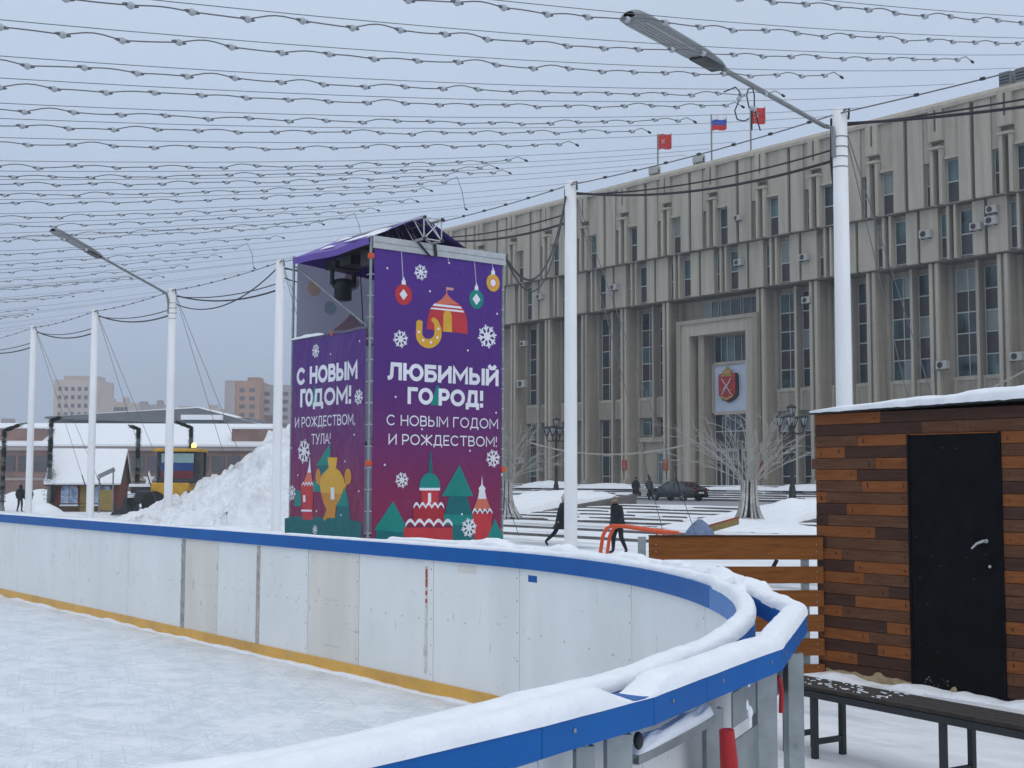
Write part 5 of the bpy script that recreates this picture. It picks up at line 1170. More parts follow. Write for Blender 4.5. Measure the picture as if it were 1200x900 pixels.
# ------------------------------------------------------------------ black lanterns
def lantern_post(x, y, z0, label):
    t = thing('lantern_post', label, 'lamp post', (x, y, z0), 0, 'black five headed lantern posts')
    mb = MB(); mb.lathe([(.30, 0), (.30, .3), (.22, .5), (.17, 1.2), (.13, 1.3), (.09, 2.6), (.07, 4.4), (.07, 4.9)], lantern_black, 14); mb.build('post', t, local=True)
    for i in range(5):
        a = 2*PI*i/4+.5; rad = .66 if i < 4 else 0; zb = 4.45 if i < 4 else 5.0; c, s_ = math.cos(a), math.sin(a)
        mb = MB(); p = Vector((rad*c, rad*s_, zb))
        if i < 4: mb.tube([(0, 0, 4.25), (rad*.5*c, rad*.5*s_, 4.1), (rad*c, rad*s_, 4.2), p], .04, lantern_black, 8)
        mb.lathe([(.07, 0), (.14, .12), (.1, .13)], lantern_black, 12, p)
        for k in range(6):
            an = 2*PI*k/6; mb.tube([p+Vector((.09*math.cos(an), .09*math.sin(an), .1)), p+Vector((.22*math.cos(an), .22*math.sin(an), .46)), p+Vector((.24*math.cos(an), .24*math.sin(an), .54))], .022, lantern_black, 5)
        mb.lathe([(.26, .52), (.28, .57), (.24, .62), (.13, .68), (.03, .75)], lantern_black, 12, p)
        h = mb.build('lantern', t, local=True)
        mb = MB(); mb.lathe([(.07, .12), (.20, .46), (.22, .52)], lantern_glass, 12, p); mb.build('glass', h, local=True)
lantern_post(55.8, 44.9, .08, 'black five headed lantern post beside the wooden shed'); lantern_post(56., 64.8, .08, 'black five headed lantern post mostly hidden by the plain white pole')

# ------------------------------------------------------------------ people
def person(name, label, loc, face, P, coat, trous, hair, hairm, extra=None, longcoat=.0):
    """P: joint positions in metres, x = to the figure's right, y = forward, z = up"""
    t = thing('person', label, 'person', loc, math.atan2(face[1], face[0])-PI/2)
    me = bpy.data.meshes.new('body'); names = list(P); idx = {n_: i for i, n_ in enumerate(names)}
    E_ = [('pelvis', 'waist'), ('waist', 'chest'), ('chest', 'neck'), ('neck', 'head'), ('head', 'crown')]
    for s_ in 'lr': E_ += [('pelvis', 'hip'+s_), ('hip'+s_, 'knee'+s_), ('knee'+s_, 'ankle'+s_), ('ankle'+s_, 'toe'+s_), ('chest', 'sh'+s_), ('sh'+s_, 'elb'+s_), ('elb'+s_, 'wr'+s_), ('wr'+s_, 'hand'+s_)]
    me.from_pydata([P[n_][:3] for n_ in names], [(idx[a], idx[b]) for a, b in E_], [])
    ob = bpy.data.objects.new('body', me); COL.objects.link(ob); md = ob.modifiers.new('skin', 'SKIN'); md.use_smooth_shade = True; sv = me.skin_vertices[0].data
    for n_ in names: r_ = P[n_][3]; sv[idx[n_]].radius = r_ if isinstance(r_, tuple) else (r_, r_)
    sv[idx['pelvis']].use_root = True
    ss = ob.modifiers.new('sub', 'SUBSURF'); ss.levels = ss.render_levels = 2
    dg = bpy.context.evaluated_depsgraph_get(); m2 = bpy.data.meshes.new_from_object(ob.evaluated_get(dg)); bpy.data.objects.remove(ob)
    for m_ in (coat, trous, skin_m, black_cloth): m2.materials.append(m_)
    hz = P['hipl'][2]; nzk = P['neck'][2]
    for p in m2.polygons:
        c = p.center; p.use_smooth = True
        near_hand = min((c-Vector(P['hand'+s_][:3])).length for s_ in 'lr')
        p.material_index = 2 if (c.z > nzk+.03 or near_hand < .075) else (0 if c.z > hz-.03 else (3 if c.z < .10 else 1))
    ob = bpy.data.objects.new('body', m2); COL.objects.link(ob); ob.parent = t
    # coat skirt: an open loft from the chest to the hem
    pv, ch = Vector(P['waist'][:3]), Vector(P['chest'][:3]); hem = hz-longcoat; mb = MB(); rows = []
    kl, kr = Vector(P['kneel'][:3]), Vector(P['kneer'][:3])
    for zf, rx, ry in ((0, .20, .13), (.25, .195, .145), (.5, .20, .16), (.75, .215, .175), (1, .23, .19)):
        z = ch.z+(hem-ch.z)*zf; cx = ch.x+(pv.x-ch.x)*zf; cy = ch.y+(pv.y*1.0-ch.y)*min(1, zf*1.5)
        if zf == 1: ry += abs(kl.y-kr.y)*.18
        rows.append([Vector((cx+rx*math.cos(2*PI*j/18), cy+ry*math.sin(2*PI*j/18)+.01*math.sin(j*2.1+zf*3), z)) for j in range(19)])
    mb.grid([[Vector((v.x*1.2, v.y*1.2, v.z)) for v in r_] for r_ in rows], coat); mb.build('coat', t, local=True)
    hd = Vector(P['head'][:3]); mb = MB()
    if hair == 'cap': mb.sphere(hd+Vector((0, -.005, .055)), (.098, .112, .10), hairm, 14, 10); mb.sphere(hd+Vector((0, -.02, .16)), .035, hairm, 10, 6); hn = 'knit_cap'
    elif hair == 'long': mb.sphere(hd+Vector((0, -.02, .045)), (.10, .118, .105), hairm, 14, 10); mb.sphere(hd+Vector((0, -.07, -.12)), (.12, .06, .17), hairm, 12, 8); hn = 'hair'
    elif hair == 'hood': mb.sphere(hd+Vector((0, -.02, .03)), (.125, .13, .15), hairm, 14, 10); hn = 'hood'
    else: mb.sphere(hd+Vector((0, -.022, .040)), (.092, .108, .10), hairm, 14, 10); hn = 'hair'
    mb.build(hn, t, local=True)
    if hair in ('cap', 'short', 'long'):           # face: nose, ears, eyes
        mb = MB(); mb.sphere(hd+Vector((0, .10, -.005)), (.014, .02, .02), skin_m, 8, 6)
        for s_ in (-1, 1): mb.sphere(hd+Vector((s_*.085, 0, -.0)), (.012, .02, .03), skin_m, 8, 6); mb.sphere(hd+Vector((s_*.033, .088, .022)), .008, hair_dark, 6, 5)
        mb.sphere(hd+Vector((0, .085, -.052)), (.022, .008, .006), red_plastic, 8, 5); mb.build('face', t, local=True)
    if extra: extra(t)
    return t
def stand(h=1.75, lean=0., stride=0., bend=0.):
    k = h/1.75; q = lambda x, y, z, r_: (x*k, y*k, z*k, tuple(v*k for v in r_) if isinstance(r_, tuple) else r_*k)
    P = dict(pelvis=q(0, 0, .95, (.15, .115)), waist=q(0, .01+lean*.2, 1.12, (.15, .11)), chest=q(0, .01+lean*.6, 1.34, (.17, .12)), neck=q(0, .02+lean*.9, 1.50, .058), head=q(0, .04+lean*1.1, 1.62, (.082, .095)), crown=q(0, .03+lean*1.1, 1.71, .062))
    for s_, sg in (('l', -1), ('r', 1)):
        f_ = stride*sg
        P['hip'+s_] = q(sg*.095, 0, .90, .095); P['knee'+s_] = q(sg*.10, f_*.26+.05, .50, .078); P['ankle'+s_] = q(sg*.10, f_*.48-(.10 if f_ < 0 else 0), .09+(.10 if f_ < -.3 else 0), .048); P['toe'+s_] = q(sg*.115, f_*.5+(.14 if f_ >= 0 else .02), .04+(.02 if f_ < -.3 else 0), .038)
        P['sh'+s_] = q(sg*.205, .01+lean*.7, 1.42, .085); P['elb'+s_] = q(sg*.30, -f_*.16+lean*.5-.02, 1.15, .066); P['wr'+s_] = q(sg*.29, -f_*.30+lean*.5+.08, .93, .038); P['hand'+s_] = q(sg*.24, -f_*.34+lean*.5+.12, .84, .034)
    return P
w1 = atd(657, 643, 43.4); person('p', 'walking person in long dark coat and pale knit cap, partly behind the plain white pole', (w1.x, w1.y, PZ), (rt+fw*.15).normalized(), stand(1.74, .08, .85), black_cloth, black_cloth, 'cap', knit, longcoat=.28)
w2 = onZ(725, 649, PZ); person('p', 'grey haired person in black jacket walking behind the orange handrails', (w2.x, w2.y, PZ), (-rt*.75-fw*.45).normalized(), stand(1.76, .10, .28), black_cloth, black_cloth, 'short', hair_grey, longcoat=.06)
def bag(t):
    t2 = thing('handbag', 'black handbag held by the long haired person near the car', 'handbag', t.location+Vector((.0, 0, 0)), t.rotation_euler.z); mb = MB(); mb.obox((-.30, .05, .50), (.05, 0, 0), (0, .16, 0), (0, 0, .15), black_cloth); mb.build('pouch', t2, local=True, bevel=.03); mb = MB(); mb.tube([(-.30, -.08, .64), (-.27, .03, .84), (-.30, .18, .64)], .012, black_cloth, 6); mb.build('strap', t2, local=True)
w3 = Vector((67.4, 68.9, .104)); person('p', 'long haired person in black coat with a handbag near the car', w3, (-fw*.7+rt*.3).normalized(), stand(1.72, .02, .2), black_cloth, black_cloth, 'long', hair_dark, bag, longcoat=.38)
w4 = Vector((68.1, 68.2, .104)); person('p', 'person in dark hooded jacket standing beside the front of the car', w4, (-fw*.8+rt*.5).normalized(), stand(1.74, .03, .12), grey_cloth, black_cloth, 'hood', grey_cloth, longcoat=.04)
w5 = onZ(23, 600, PZ); person('p', 'person in dark jacket and grey trousers standing at the left edge of the square', (w5.x, w5.y, PZ), (fw+rt*.2).normalized(), stand(1.78, .02, .1), black_cloth, grey_cloth, 'hood', black_cloth, longcoat=.02)
w6 = onZ(33, 599, PZ); person('p', 'dark figure half hidden by the white pole near the photo edge', (w6.x, w6.y, PZ), (-fw).normalized(), stand(1.72, .02, .1), black_cloth, black_cloth, 'hood', black_cloth, longcoat=.1)

# ------------------------------------------------------------------ car
CA = thing('car', 'black saloon car parked in front of the government building', 'car', (69.0, 66.2, .104), 0)
def car():
    # local: +y forward, x across
    mb = MB(); Lh, Wd = 2.42, .91
    prof = [(-2.42, .40, .40), (-2.40, .62, .40), (-2.30, .96, .42), (-2.05, 1.02, .44), (-1.45, 1.02, .45), (-.4, .98, .46), (.9, .97, .46), (1.2, .95, .46), (1.9, .86, .45), (2.28, .74, .42), (2.40, .58, .38), (2.42, .42, .36)]
    rows = []
    for y, zt, _ in prof:
        w = Wd*(1-.16*(abs(y)/Lh)**5); zb = .24+(.10 if abs(y) > 2.2 else 0)
        rows.append([Vector(p) for p in ((-w*.9, y, zb), (-w, y, zb+.14), (-w*1.0, y, min(zt-.12, .62)), (-w*.965, y, zt-.06), (-w*.86, y, zt), (0, y, zt+.02), (w*.86, y, zt), (w*.965, y, zt-.06), (w*1.0, y, min(zt-.12, .62)), (w, y, zb+.14), (w*.9, y, zb), (-w*.9, y, zb))])
    mb.grid(rows, car_m); mb.add(rows[0], [tuple(range(11))], car_m); mb.add(rows[-1], [tuple(range(11))[::-1]], car_m); mb.build('body', CA, local=True)
    st = [(-1.82, 1.0, .70, 1.0), (-1.05, 1.40, .60, 1.0), (-.3, 1.46, .58, 1.0), (.25, 1.42, .58, 1.0), (1.22, .97, .70, 1.0)]
    mb = MB(); rows = [[Vector((-.82, y, .97)), Vector((-w-.06, y, zt-.10*(zt > 1.1))), Vector((-w, y, zt)), Vector((w, y, zt)), Vector((w+.06, y, zt-.10*(zt > 1.1))), Vector((.82, y, .97))] for y, zt, w, _ in st]
    mb.grid(rows, car_glass, smooth=False); mb.build('glasshouse', CA, local=True)
    mb = MB(); rr = [[Vector((x*w, y, zt+.012-.02*abs(x)**2)) for x in (-1.03, -.5, 0, .5, 1.03)] for y, zt, w, _ in st[1:4]]; mb.grid(rr, car_m)
    for s_ in (-1, 1):
        for (y0, z0, w0), (y1, z1, w1_) in (((-1.82, 1.0, .72), (-1.05, 1.41, .63)), ((1.22, .98, .72), (.25, 1.43, .61)), ((-.42, .98, .83), (-.38, 1.44, .64))): mb.beam((s_*w0, y0, z0), (s_*w1_, y1, z1), .07, .04, car_m)
    mb.build('roof', CA, local=True)
    for s_ in (-1, 1):
        for y in (-1.38, 1.42):
            mb = MB(); mb.lathe([(.20, -.11), (.31, -.11), (.33, -.08), (.33, .08), (.31, .11), (.20, .11)], tyre_m, 20, (s_*.80, y, .33), 'x'); wl = mb.build('wheel', CA, local=True)
            mb = MB(); mb.lathe([(.21, -.09), (.21, .112), (.17, .10), (.05, .09), (.02, .11)], rim_m, 20, (s_*.80, y, .33), 'x')
            for k in range(5): a = 2*PI*k/5; mb.beam((s_*.915, y, .33), (s_*.915, y+.2*math.cos(a), .33+.2*math.sin(a)), .05, .02, rim_m, up=(1, 0, 0))
            mb.build('rim', wl, local=True)
        mb = MB(); mb.obox((s_*.68, -2.345, .80), (.19, 0, 0), (0, .06, .01), (0, -.01, .075), taillight); mb.build('taillight', CA, local=True, bevel=.02)
        mb = MB(); mb.obox((s_*.66, 2.27, .66), (.17, .03, 0), (0, .08, .0), (0, 0, .06), headl); mb.build('headlight', CA, local=True, bevel=.02)
        mb = MB(); mb.sphere((s_*.98, .78, .98), (.10, .06, .07), car_m); mb.build('mirror', CA, local=True)
        mb = MB()
        for y in (.15, -.85): mb.obox((s_*.912, y, .80), (.012, 0, 0), (0, .09, 0), (0, 0, .012), rim_m)
        mb.build('door_handle', CA, local=True)
    mb = MB(); mb.obox((0, -2.425, .62), (.26, 0, 0), (0, .01, 0), (0, 0, .06), plate_m); mb.build('number_plate', CA, local=True)
    mb = MB(); mb.obox((0, -2.35, .90), (.42, 0, 0), (0, .02, 0), (0, 0, .02), rim_m); mb.build('trim', CA, local=True)
car()

# ------------------------------------------------------------------ odds and ends on the square
q = onZ(820, 627, PZ+.1); t = thing('tarp_bundle', 'grey blue wrapped bundle lying in the snow behind the fence', 'bundle', (q.x, q.y, PZ)); mb = MB(); mb.lathe([(.62, 0), (.55, .25), (.30, .55), (.08, .72)], tarp_blue, 9, smooth=False); mb.build('tarp', t, local=True)
mb = MB(); mb.tube([(-.3, 0, .55), (.3, .1, .5)], .02, cable_m, 5); mb.build('cord', t, local=True)
q = onZ(845, 626, PZ+.1); t = thing('barrier_board', 'fallen yellow board with red edge in the snow beside the wrapped bundle', 'board', (q.x, q.y, PZ)); mb = MB(); dd = (rt+UPV*.28).normalized(); mb.obox((0, 0, .42), dd*.75, fw*.03, UPV*.13, kiosk_ochre); mb.build('plank', t, local=True); mb = MB(); mb.obox(Vector((0, 0, .58)), dd*.76, fw*.035, UPV*.03, plaque_red); mb.build('edge', t, local=True)

# ------------------------------------------------------------------ snow heap, loader, kiosk, star
def heap_h(px0):
    return None
HB = atd(330, 612, 66); 
def heap(x, y):
    # coordinates along the picture plane (a) and depth (d)
    p = Vector((x, y, 0)); a = p.dot(rt); d = p.dot(fw)
    px = a/d*1500
    top = 0
    prof = [(-470, 0), (-440, .25), (-400, .9), (-370, 1.45), (-345, 2.2), (-320, 3.0), (-300, 3.7), (-282, 4.7), (-268, 5.2), (-245, 5.6), (-200, 5.5), (-150, 4.5), (-110, 3), (-70, 1), (-40, 0)]
    a70 = a/70*1500
    for (x0, h0), (x1, h1) in zip(prof, prof[1:]):
        if x0 <= a70 <= x1: top = h0+(h1-h0)*(a70-x0)/(x1-x0)
    dc = 69; w = 5.5+top*.4
    v = max(0, 1-abs((d-dc)/w)**1.6)
    top *= .88
    return max(0, top*v*(1+.10*fbm(x, y, 5, .35, 3))+ (min(1, top)*(.42*fbm(x, y, 6, .8, 5)+.45*abs(fbm(x, y, 2, 1.1, 4))+.22*max(0, fbm(x, y, 9, 2.6, 3))) if v > .03 else 0))
mb = MB(); P = []
for i in range(261):
    row = []
    for j in range(161):
        a = (-480+450*i/260)/1500*70; d = 60+18*j/160; p = rt*a+fw*d; ed = i in (0, 260) or j in (0, 160)
        row.append(Vector((p.x, p.y, PZ-.05 if ed else PZ+heap(p.x, p.y)-.004)))
    P.append(row)
mb.grid(P, snow_rough); tag(mb.build('snow_heap'), 'tall dirty heap of ploughed snow left of the stage tower', 'snow', None, 'stuff')
mound_p = onZ(28, 601, PZ)
for k, (px, d, w, h) in enumerate(((52, 84, 1.2, .55), (20, 97, 6, 1.0), (60, 101, 6, 1.3))):
    c = atd(px, 600, d); mound('snow_bank', c.x-w, c.x+w, c.y-w, c.y+w, hump(c.x, c.y, w, w, h, 60+k), PZ, snow, 24, ['small snow pile at the foot of the garlanded lamp', 'low snow bank behind the dark figure at the left edge', 'white snow bank behind the white pole at the left'][k])
# kiosk
kc = atd(103, 600, 88); K = thing('kiosk', 'little brick red festive kiosk with a steep snowy roof and blue windows', 'kiosk', (kc.x, kc.y, PZ), math.atan2(rt.y, rt.x)+.12)
mb = MB(); mb.box(-2.2, 2.3, -1.4, 1.8, 0, 2.05, kiosk_red); mb.box(-2.25, 2.35, -1.43, -1.40, 0, .5, kiosk_brown); mb.box(-2.25, -1.9, -1.44, 1.8, .0, 2.05, kiosk_brown); mb.box(-.25, .75, -1.45, -1.40, 0, 2.05, kiosk_ochre); mb.prism([(-2.2, -1.4, 2.05), (-2.2, 1.8, 2.05), (-2.2, .3, 3.85)], (4.5, 0, 0), kiosk_brown); mb.build('wall', K, local=True, recalc=True)
mb = MB(); mb.prism([(-2.45, -1.95, 1.72), (-2.45, .3, 3.97), (-2.45, .3, 4.10), (-2.45, -2.05, 1.78)], (4.9, 0, 0), kiosk_brown); mb.prism([(-2.45, 2.3, 1.72), (-2.45, 2.35, 1.8), (-2.45, .3, 4.10), (-2.45, .3, 3.97)], (4.9, 0, 0), kiosk_brown); rf = mb.build('roof', K, local=True, recalc=True)
mb = MB(); mb.prism([(-2.5, -2.08, 1.80), (-2.5, .3, 4.11), (-2.5, .3, 4.30), (-2.5, -2.0, 2.08), (-2.5, -2.14, 1.95)], (5.0, 0, 0), snow_fine); mb.prism([(-2.5, 2.36, 1.82), (-2.5, 2.25, 2.05), (-2.5, .3, 4.30), (-2.5, .3, 4.11)], (5.0, 0, 0), snow_fine); mb.build('snow_cover', rf, local=True, recalc=True, bevel=.05)
for x in (-.95, 1.25):
    mb = MB(); mb.prism([(x-.55, -1.47, .45), (x+.55, -1.47, .45), (x+.55, -1.47, 1.55), (x+.35, -1.47, 1.85), (x, -1.47, 1.95), (x-.35, -1.47, 1.85), (x-.55, -1.47, 1.55)], (0, .05, 0), kiosk_blue); w = mb.build('window', K, local=True, recalc=True)
    mb = MB(); mb.box(x-.03, x+.03, -1.5, -1.47, .45, 1.95, lamp_grey); mb.box(x-.6, x+.6, -1.56, -1.42, .38, .46, snow_fine); mb.box(x-.55, x+.55, -1.5, -1.472, 1.1, 1.14, lamp_grey); mb.build('frame', w, local=True)
mb = MB(); mb.tube([(-2.2, -2.1, 0), (-2.2, -2.1, .55), (1.6, -2.1, .55), (1.6, -2.1, 0)], .04, kiosk_brown, 6); mb.tube([(-2.2, -2.1, .3), (1.6, -2.1, .3)], .03, kiosk_brown, 6); mb.build('railing', K, local=True)
sg = thing('gate_sign', 'grey slanted gate frame standing in front of the snowy kiosk', 'sign frame', atd(124, 604, 84) , math.atan2(rt.y, rt.x))
sg.location.z = PZ
mb = MB(); mb.tube([(-.48, 0, 0), (-.48, 0, 2.4)], .05, lamp_grey, 6); mb.build('post', sg, local=True)
mb = MB(); mb.tube([(.42, 0, 0), (.42, 0, 2.95)], .05, lamp_grey, 6); mb.build('post', sg, local=True)
mb = MB(); mb.beam((-.55, 0, 2.35), (.5, 0, 2.85), .05, .28, lamp_grey); mb.build('board', sg, local=True)
mb = MB(); mb.box(-.5, .45, -.02, .02, .15, 1.5, kiosk_ochre); mb.build('panel', sg, local=True)
# loader
lc = atd(212, 600, 78); LD = thing('wheel_loader', 'yellow wheel loader with striped flag on its cab behind the snow heap', 'loader', (lc.x, lc.y, PZ), math.atan2(rt.y, rt.x))
mb = MB(); mb.box(-1.55, .75, -1.2, 1.2, .85, 2.0, loader_yellow); mb.box(-1.2, .6, -.9, .9, .6, .9, steel_dark); mb.box(-2.6, -1.5, -.7, .7, .8, 1.5, steel_dark); mb.build('chassis', LD, local=True, bevel=.08)
mb = MB(); mb.box(-1.15, 1.15, -1.05, 1.05, 1.98, 3.85, car_glass); cb = mb.build('cab', LD, local=True, bevel=.05)
mb = MB(); mb.box(-1.5, 1.3, -1.25, 1.25, 3.86, 4.05, loader_yellow); mb.build('roof', cb, local=True, bevel=.05)
mb = MB()
for x in (-1.15, 1.15):
    for y in (-1.05, 1.05): mb.box(x-.07, x+.07, y-.07, y+.07, 1.98, 3.87, steel_dark)
mb.build('pillar', cb, local=True)
mb = MB(); mb.box(-.95, .98, -1.11, -1.08, 3.2, 3.75, mat('faded_white', (.24, .36, .35), .3)); mb.box(-.95, .98, -1.11, -1.08, 2.72, 3.2, mat('faded_blue', (.012, .05, .19), .3)); mb.box(-.95, .98, -1.11, -1.08, 2.25, 2.72, mat('faded_red', (.14, .016, .025), .3)); tag(mb.build('flag_panel', LD, local=True))
for x in (-1.3, .9):
    for y in (-1.15, 1.15):
        mb = MB(); mb.lathe([(.3, -.22), (.7, -.22), (.75, -.15), (.75, .15), (.7, .22), (.3, .22)], tyre_m, 20, (x, y, .75), 'y'); wl = mb.build('wheel', LD, local=True); mb = MB(); mb.lathe([(.35, -.2), (.35, .2)], loader_yellow, 16, (x, y, .75), 'y'); mb.build('rim', wl, local=True)
mb = MB(); mb.beam((-1.4, 0, 1.6), (-3.0, 0, .6), .5, .3, steel_dark); mb.build('arm', LD, local=True); mb = MB(); mb.prism([(-2.9, -1.3, .1), (-3.9, -1.3, .05), (-3.7, -1.3, .3), (-3.2, -1.3, .5), (-3.1, -1.3, 1.1), (-2.9, -1.3, 1.1)], (0, 2.6, 0), steel_dark); mb.build('bucket', LD, local=True, recalc=True)
mb = MB(); mb.tube([(.7, 0, 4.0), (.7, 0, 4.15)], .06, steel_dark, 8); mb.lathe([(.13, 4.15), (.14, 4.28), (.10, 4.38), (.03, 4.42)], beacon_m, 14, (.7, 0, 0)); mb.build('beacon', LD, local=True)
mb = MB(); mb.box(1.2, 1.4, -1.25, -1.1, 2.5, 3.3, steel_dark); mb.build('mirror', LD, local=True)
sc = atd(174, 575, 82); t = thing('star_ornament', 'small white star ornament on a dark stand left of the loader', 'star', (sc.x, sc.y, PZ), math.atan2(rt.y, rt.x))
mb = MB(); st = [( (.40 if i % 2 == 0 else .17)*math.sin(PI*i/5), 0, 2.2+(.55 if i % 2 == 0 else .2)*math.cos(PI*i/5)) for i in range(10)]; mb.prism(st, (0, .12, 0), star_m); mb.build('star', t, local=True, recalc=True)
mb = MB(); mb.box(-1.2, 1.1, -.2, .4, 1.72, 1.9, snow_fine); mb.box(-1.1, 1.0, -.15, .35, 1.3, 1.7, steel_dark); mb.tube([(0, .1, 0), (0, .1, 1.8)], .12, steel_dark, 8); mb.build('stand', t, local=True)
# garlanded lamps with inward leaning heads
def garland_lamp(px, pyb, d, hgt, arm, label, n=26):
    b = atd(px, pyb, d); t = thing('garland_lamp', label, 'garland post', (b.x, b.y, PZ), 0, 'garland wrapped lamp posts')
    rn = random.Random(int(px)); H = hgt
    mb = MB(); mb.lathe([(.22, 0), (.14, .4), (.12, H)], lamp_grey, 10); mb.build('post', t, local=True)
    mb = MB()
    path = [Vector((.0, 0, .6+(H-.6)*k/60)) for k in range(61)]+[Vector((0, 0, H))+rt*arm*k/20+UPV*(.38*abs(arm)*k/20) for k in range(1, 21)]
    for i, p in enumerate(path):
        for _ in range(18):
            a = rn.uniform(0, 2*PI); r_ = rn.uniform(.08, (.25 if i < 25 else .17)+(.55*math.exp(-((i-12)/9)**2) if px == 57 else 0)); c = p+Vector((r_*math.cos(a), r_*math.sin(a), rn.uniform(-.08, .08))); d_ = Vector((math.cos(a), math.sin(a), rn.uniform(-.6, .4)))*.17; s_ = d_.cross(UPV).normalized()*.045
            mb.add([c-s_, c+s_, c+d_], [(0, 1, 2)], garland_m)
    mb.tube([v for v in path[::3]], [rn.uniform(.09, .17) for v in path[::3]], garland_m, 7); mb.build('garland', t, local=True)
    mb = MB(); p = path[-1]; mb.beam(p-rt*arm*.1, p+rt*arm*.45+UPV*.1, .22, .10, lamp_grey); mb.build('lamp_head', t, local=True)
garland_lamp(57, 598, 86, 6.1, .55, 'tall garland wrapped lamp post left of the kiosk'); garland_lamp(160, 598, 90, 5.7, -.5, 'garland wrapped lamp post between kiosk and loader'); garland_lamp(2, 600, 88, 5.5, 1.1, 'garland wrapped lamp post at the very left edge'); garland_lamp(222, 595, 92, 5.9, -1.1, 'garland wrapped lamp post rising behind the loader')
# black street lantern in front of the brick range
q = atd(111+82, 600, 100)
# ------------------------------------------------------------------ distant buildings
yaw = math.atan2(rt.y, rt.x)
def block(name, label, px0, px1, ytop, d, depth, m_, cat='building', group=None, wins=None, roofm=None, yb=600):
    pL = atd(px0, 561, d); pR = atd(px1, 561, d); c = (pL+pR)/2; zt = atd((px0+px1)/2, ytop, d).z; w = (pR-pL).length
    t = thing(name, label, cat, (c.x, c.y, PZ), yaw, group)
    h = zt-PZ; mb = MB(); mb.box(-w/2, w/2, 0, depth, -1, h, m_); mb.build('wall', t, local=True)
    return t, w, h
def wgrid(t, w, h, nx, nz_, z0, z1, ww, wh, m_=farwin, x0=None, x1=None):
    x0 = -w/2+w*.06 if x0 is None else x0; x1 = w/2-w*.06 if x1 is None else x1
    base = MB(); base.box(-ww/2, ww/2, -.15, .05, -wh/2, wh/2, m_); o0 = base.build('window', t, local=True); k = 0
    for i in range(nx):
        for j in range(nz_):
            o = o0 if k == 0 else o0.copy()
            if k: COL.objects.link(o); o.parent = t
            o.location = (x0+(x1-x0)*(i+.5)/nx, 0, z0+(z1-z0)*(j+.5)/nz_); k += 1
# long pink brick range with a snowy roof
t, w, h = block('brick_range', 'long low pink brick building with a snow covered roof', -160, 312, 523, 150, 14, pinkwall)
mb = MB(); mb.prism([(-w/2-.4, -.6, h), (-w/2-.4, -.6, h+.25), (-w/2-.4, 7, h+3.0), (-w/2-.4, 14.6, h+.2), (-w/2-.4, 14.6, h)], (w+.8, 0, 0), snow_fine); mb.build('roof', t, local=True, recalc=True)
mb = MB(); mb.box(-w/2-.3, w/2+.3, -.45, -.02, h-.5, h-.02, towergrey); mb.build('eaves', t, local=True)
wgrid(t, w, h, 22, 1, h-3.1, h-.9, 1.5, 1.8); 
mb = MB(); mb.box(-w/2+.2, w/2-.2, -.12, -.003, h-4.0, h-3.7, towergrey); mb.build('string_course', t, local=True)
for xx in (-.18, .41):
    mb = MB(); mb.box(w*xx, w*xx+5.5, .5, 6, h+.2, h+2.1, pinkwall); mb.box(w*xx-.1, w*xx+5.6, .4, 6.1, h+2.102, h+2.3, snow_fine); mb.build('dormer', t, local=True)
# glazed hall behind it
t, w, h = block('glass_hall', 'dark glazed hall with a shallow pitched roof behind the brick range', 60, 292, 489, 210, 25, greymetal)
mb = MB(); mb.prism([(-w/2-1, -1, h), (w*.24, -1, h+1.5), (w/2+1, -1, h-.9), (w/2+1, -1, h-1.3), (-w/2-1, -1, h-.3)], (0, 27, 0), greymetal); mb.prism([(-w/2-1, -1.02, h+.02), (w*.24, -1.02, h+1.52), (w/2+1, -1.02, h-.88), (w*.24, -1.02, h+1.72)], (0, 27, 0), snow_fine); mb.build('roof', t, local=True, recalc=True)
wgrid(t, w, h, 14, 1, h-3.6, h-.6, 1.9, 2.8, greyglass)
mb = MB(); mb.box(w*.18, w*.36, -2.5, .0, h-4.5, h-.5, greyglass); mb.box(w*.17, w*.37, -2.8, .1, h-.5, h+.3, snow_fine); mb.build('bay', t, local=True)
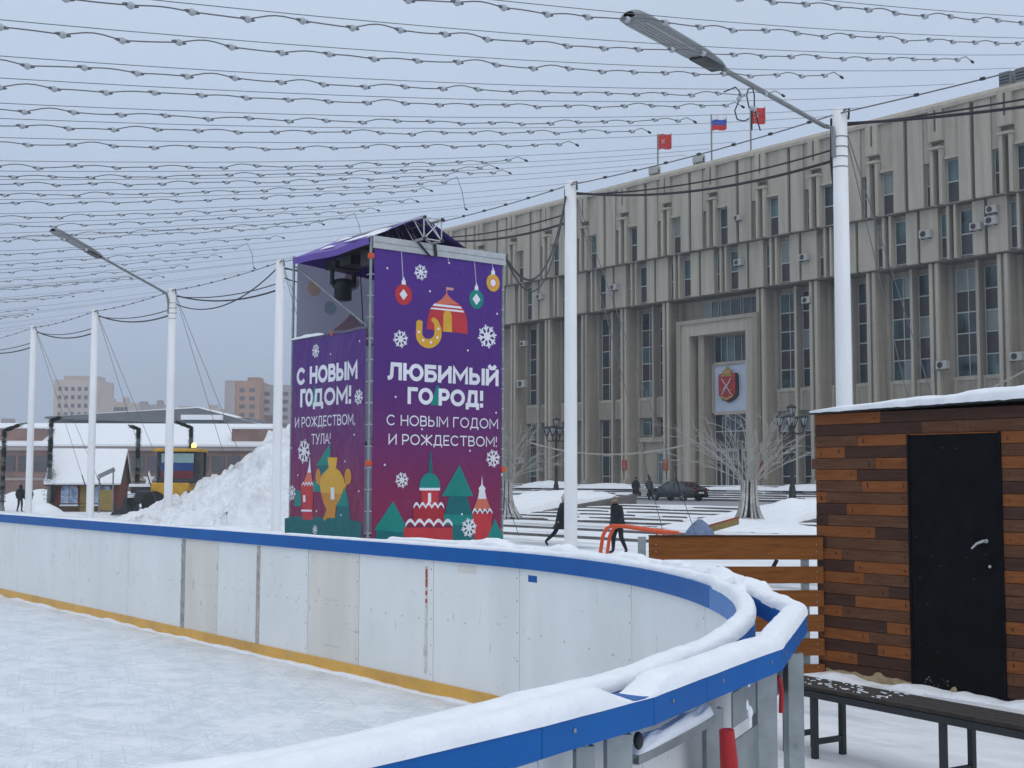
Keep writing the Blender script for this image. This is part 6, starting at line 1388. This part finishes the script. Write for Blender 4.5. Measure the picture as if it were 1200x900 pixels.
# tower blocks in the haze
t, w, h = block('apartment_tower', 'tall pale pink apartment tower with many small windows on the left skyline', 60, 113, 445, 520, 20, towerbeige)
wgrid(t, w, h, 6, 9, h-33, h-2, 1.3, 1.6)
mb = MB(); mb.box(-w*.32, w*.4, 2, 14, h, h+1.8, towerbeige); mb.build('attic', t, local=True)
mb = MB(); mb.box(-w/2-1.0, -w/2, 3, 20, -1, h-2, towergrey); mb.build('side_wing', t, local=True)
t, w, h = block('apartment_tower', 'brown brick tower block with a darker stepped side behind the snow heap', 262, 302, 446, 480, 22, towerbrown)
wgrid(t, w, h, 3, 9, h-30, h-2, 2.0, 1.5)
mb = MB(); mb.box(-w/2-.05, -w*.2, -.8, 0, -1, h-.3, towergrey); mb.build('balcony_stack', t, local=True)
mb = MB(); mb.box(w*.1, w*.45, 3, 12, h, h+1.5, towerbrown); mb.build('attic', t, local=True)
t, w, h = block('apartment_tower', 'greyer lower tower block beside the brown one, next to the stage tower', 302.5, 352, 451, 490, 20, towergrey); wgrid(t, w, h, 4, 9, h-29, h-2, 2.2, 1.5)
for (a, b, y, d, m_, lb) in ((113.5, 150, 471, 560, towerbeige, 'pale apartment block right of the tall pink tower'), (150.5, 192, 474, 600, towergrey, 'far grey apartment block low on the skyline'), (192.5, 262, 479, 640, towerbeige, 'farthest pale apartment block left of the brown tower'), (-60, 18, 498, 400, towergrey, 'low grey building on the skyline at the left edge'), (270, 320, 500, 230, pinkwall, 'small brown brick block between glazed hall and snow heap')):
    t, w, h = block('apartment_block', lb, a, b, y, d, 15, m_, group='blocks along the far skyline'); wgrid(t, w, h, 7, 2, h-8, h-1.5, 1.4, 1.6)
    mb = MB(); mb.box(-w*.3, -w*.1, 3, 7, h, h+1.6, m_); mb.build('roof_hut', t, local=True); mb = MB(); mb.box(w*.2, w*.34, 3, 7, h, h+2.2, m_); mb.build('roof_hut', t, local=True)

# ------------------------------------------------------------------ cold hazy air
mb = MB(); mb.box(-120, 720, -120, 760, PZ-1.6, 62, snow)
hz = mb.build('haze'); hm = bpy.data.materials.new('haze'); hm.use_nodes = True; tt = hm.node_tree; tt.nodes.clear()
pv = tt.nodes.new('ShaderNodeVolumePrincipled'); pv.inputs['Color'].default_value = (.86, .91, 1, 1); pv.inputs['Density'].default_value = .0008; pv.inputs['Anisotropy'].default_value = .2
ou = tt.nodes.new('ShaderNodeOutputMaterial'); tt.links.new(pv.outputs[0], ou.inputs['Volume'])
hz.data.materials.clear(); hz.data.materials.append(hm); tag(hz, 'cold winter haze over the square', 'haze', None, 'stuff')
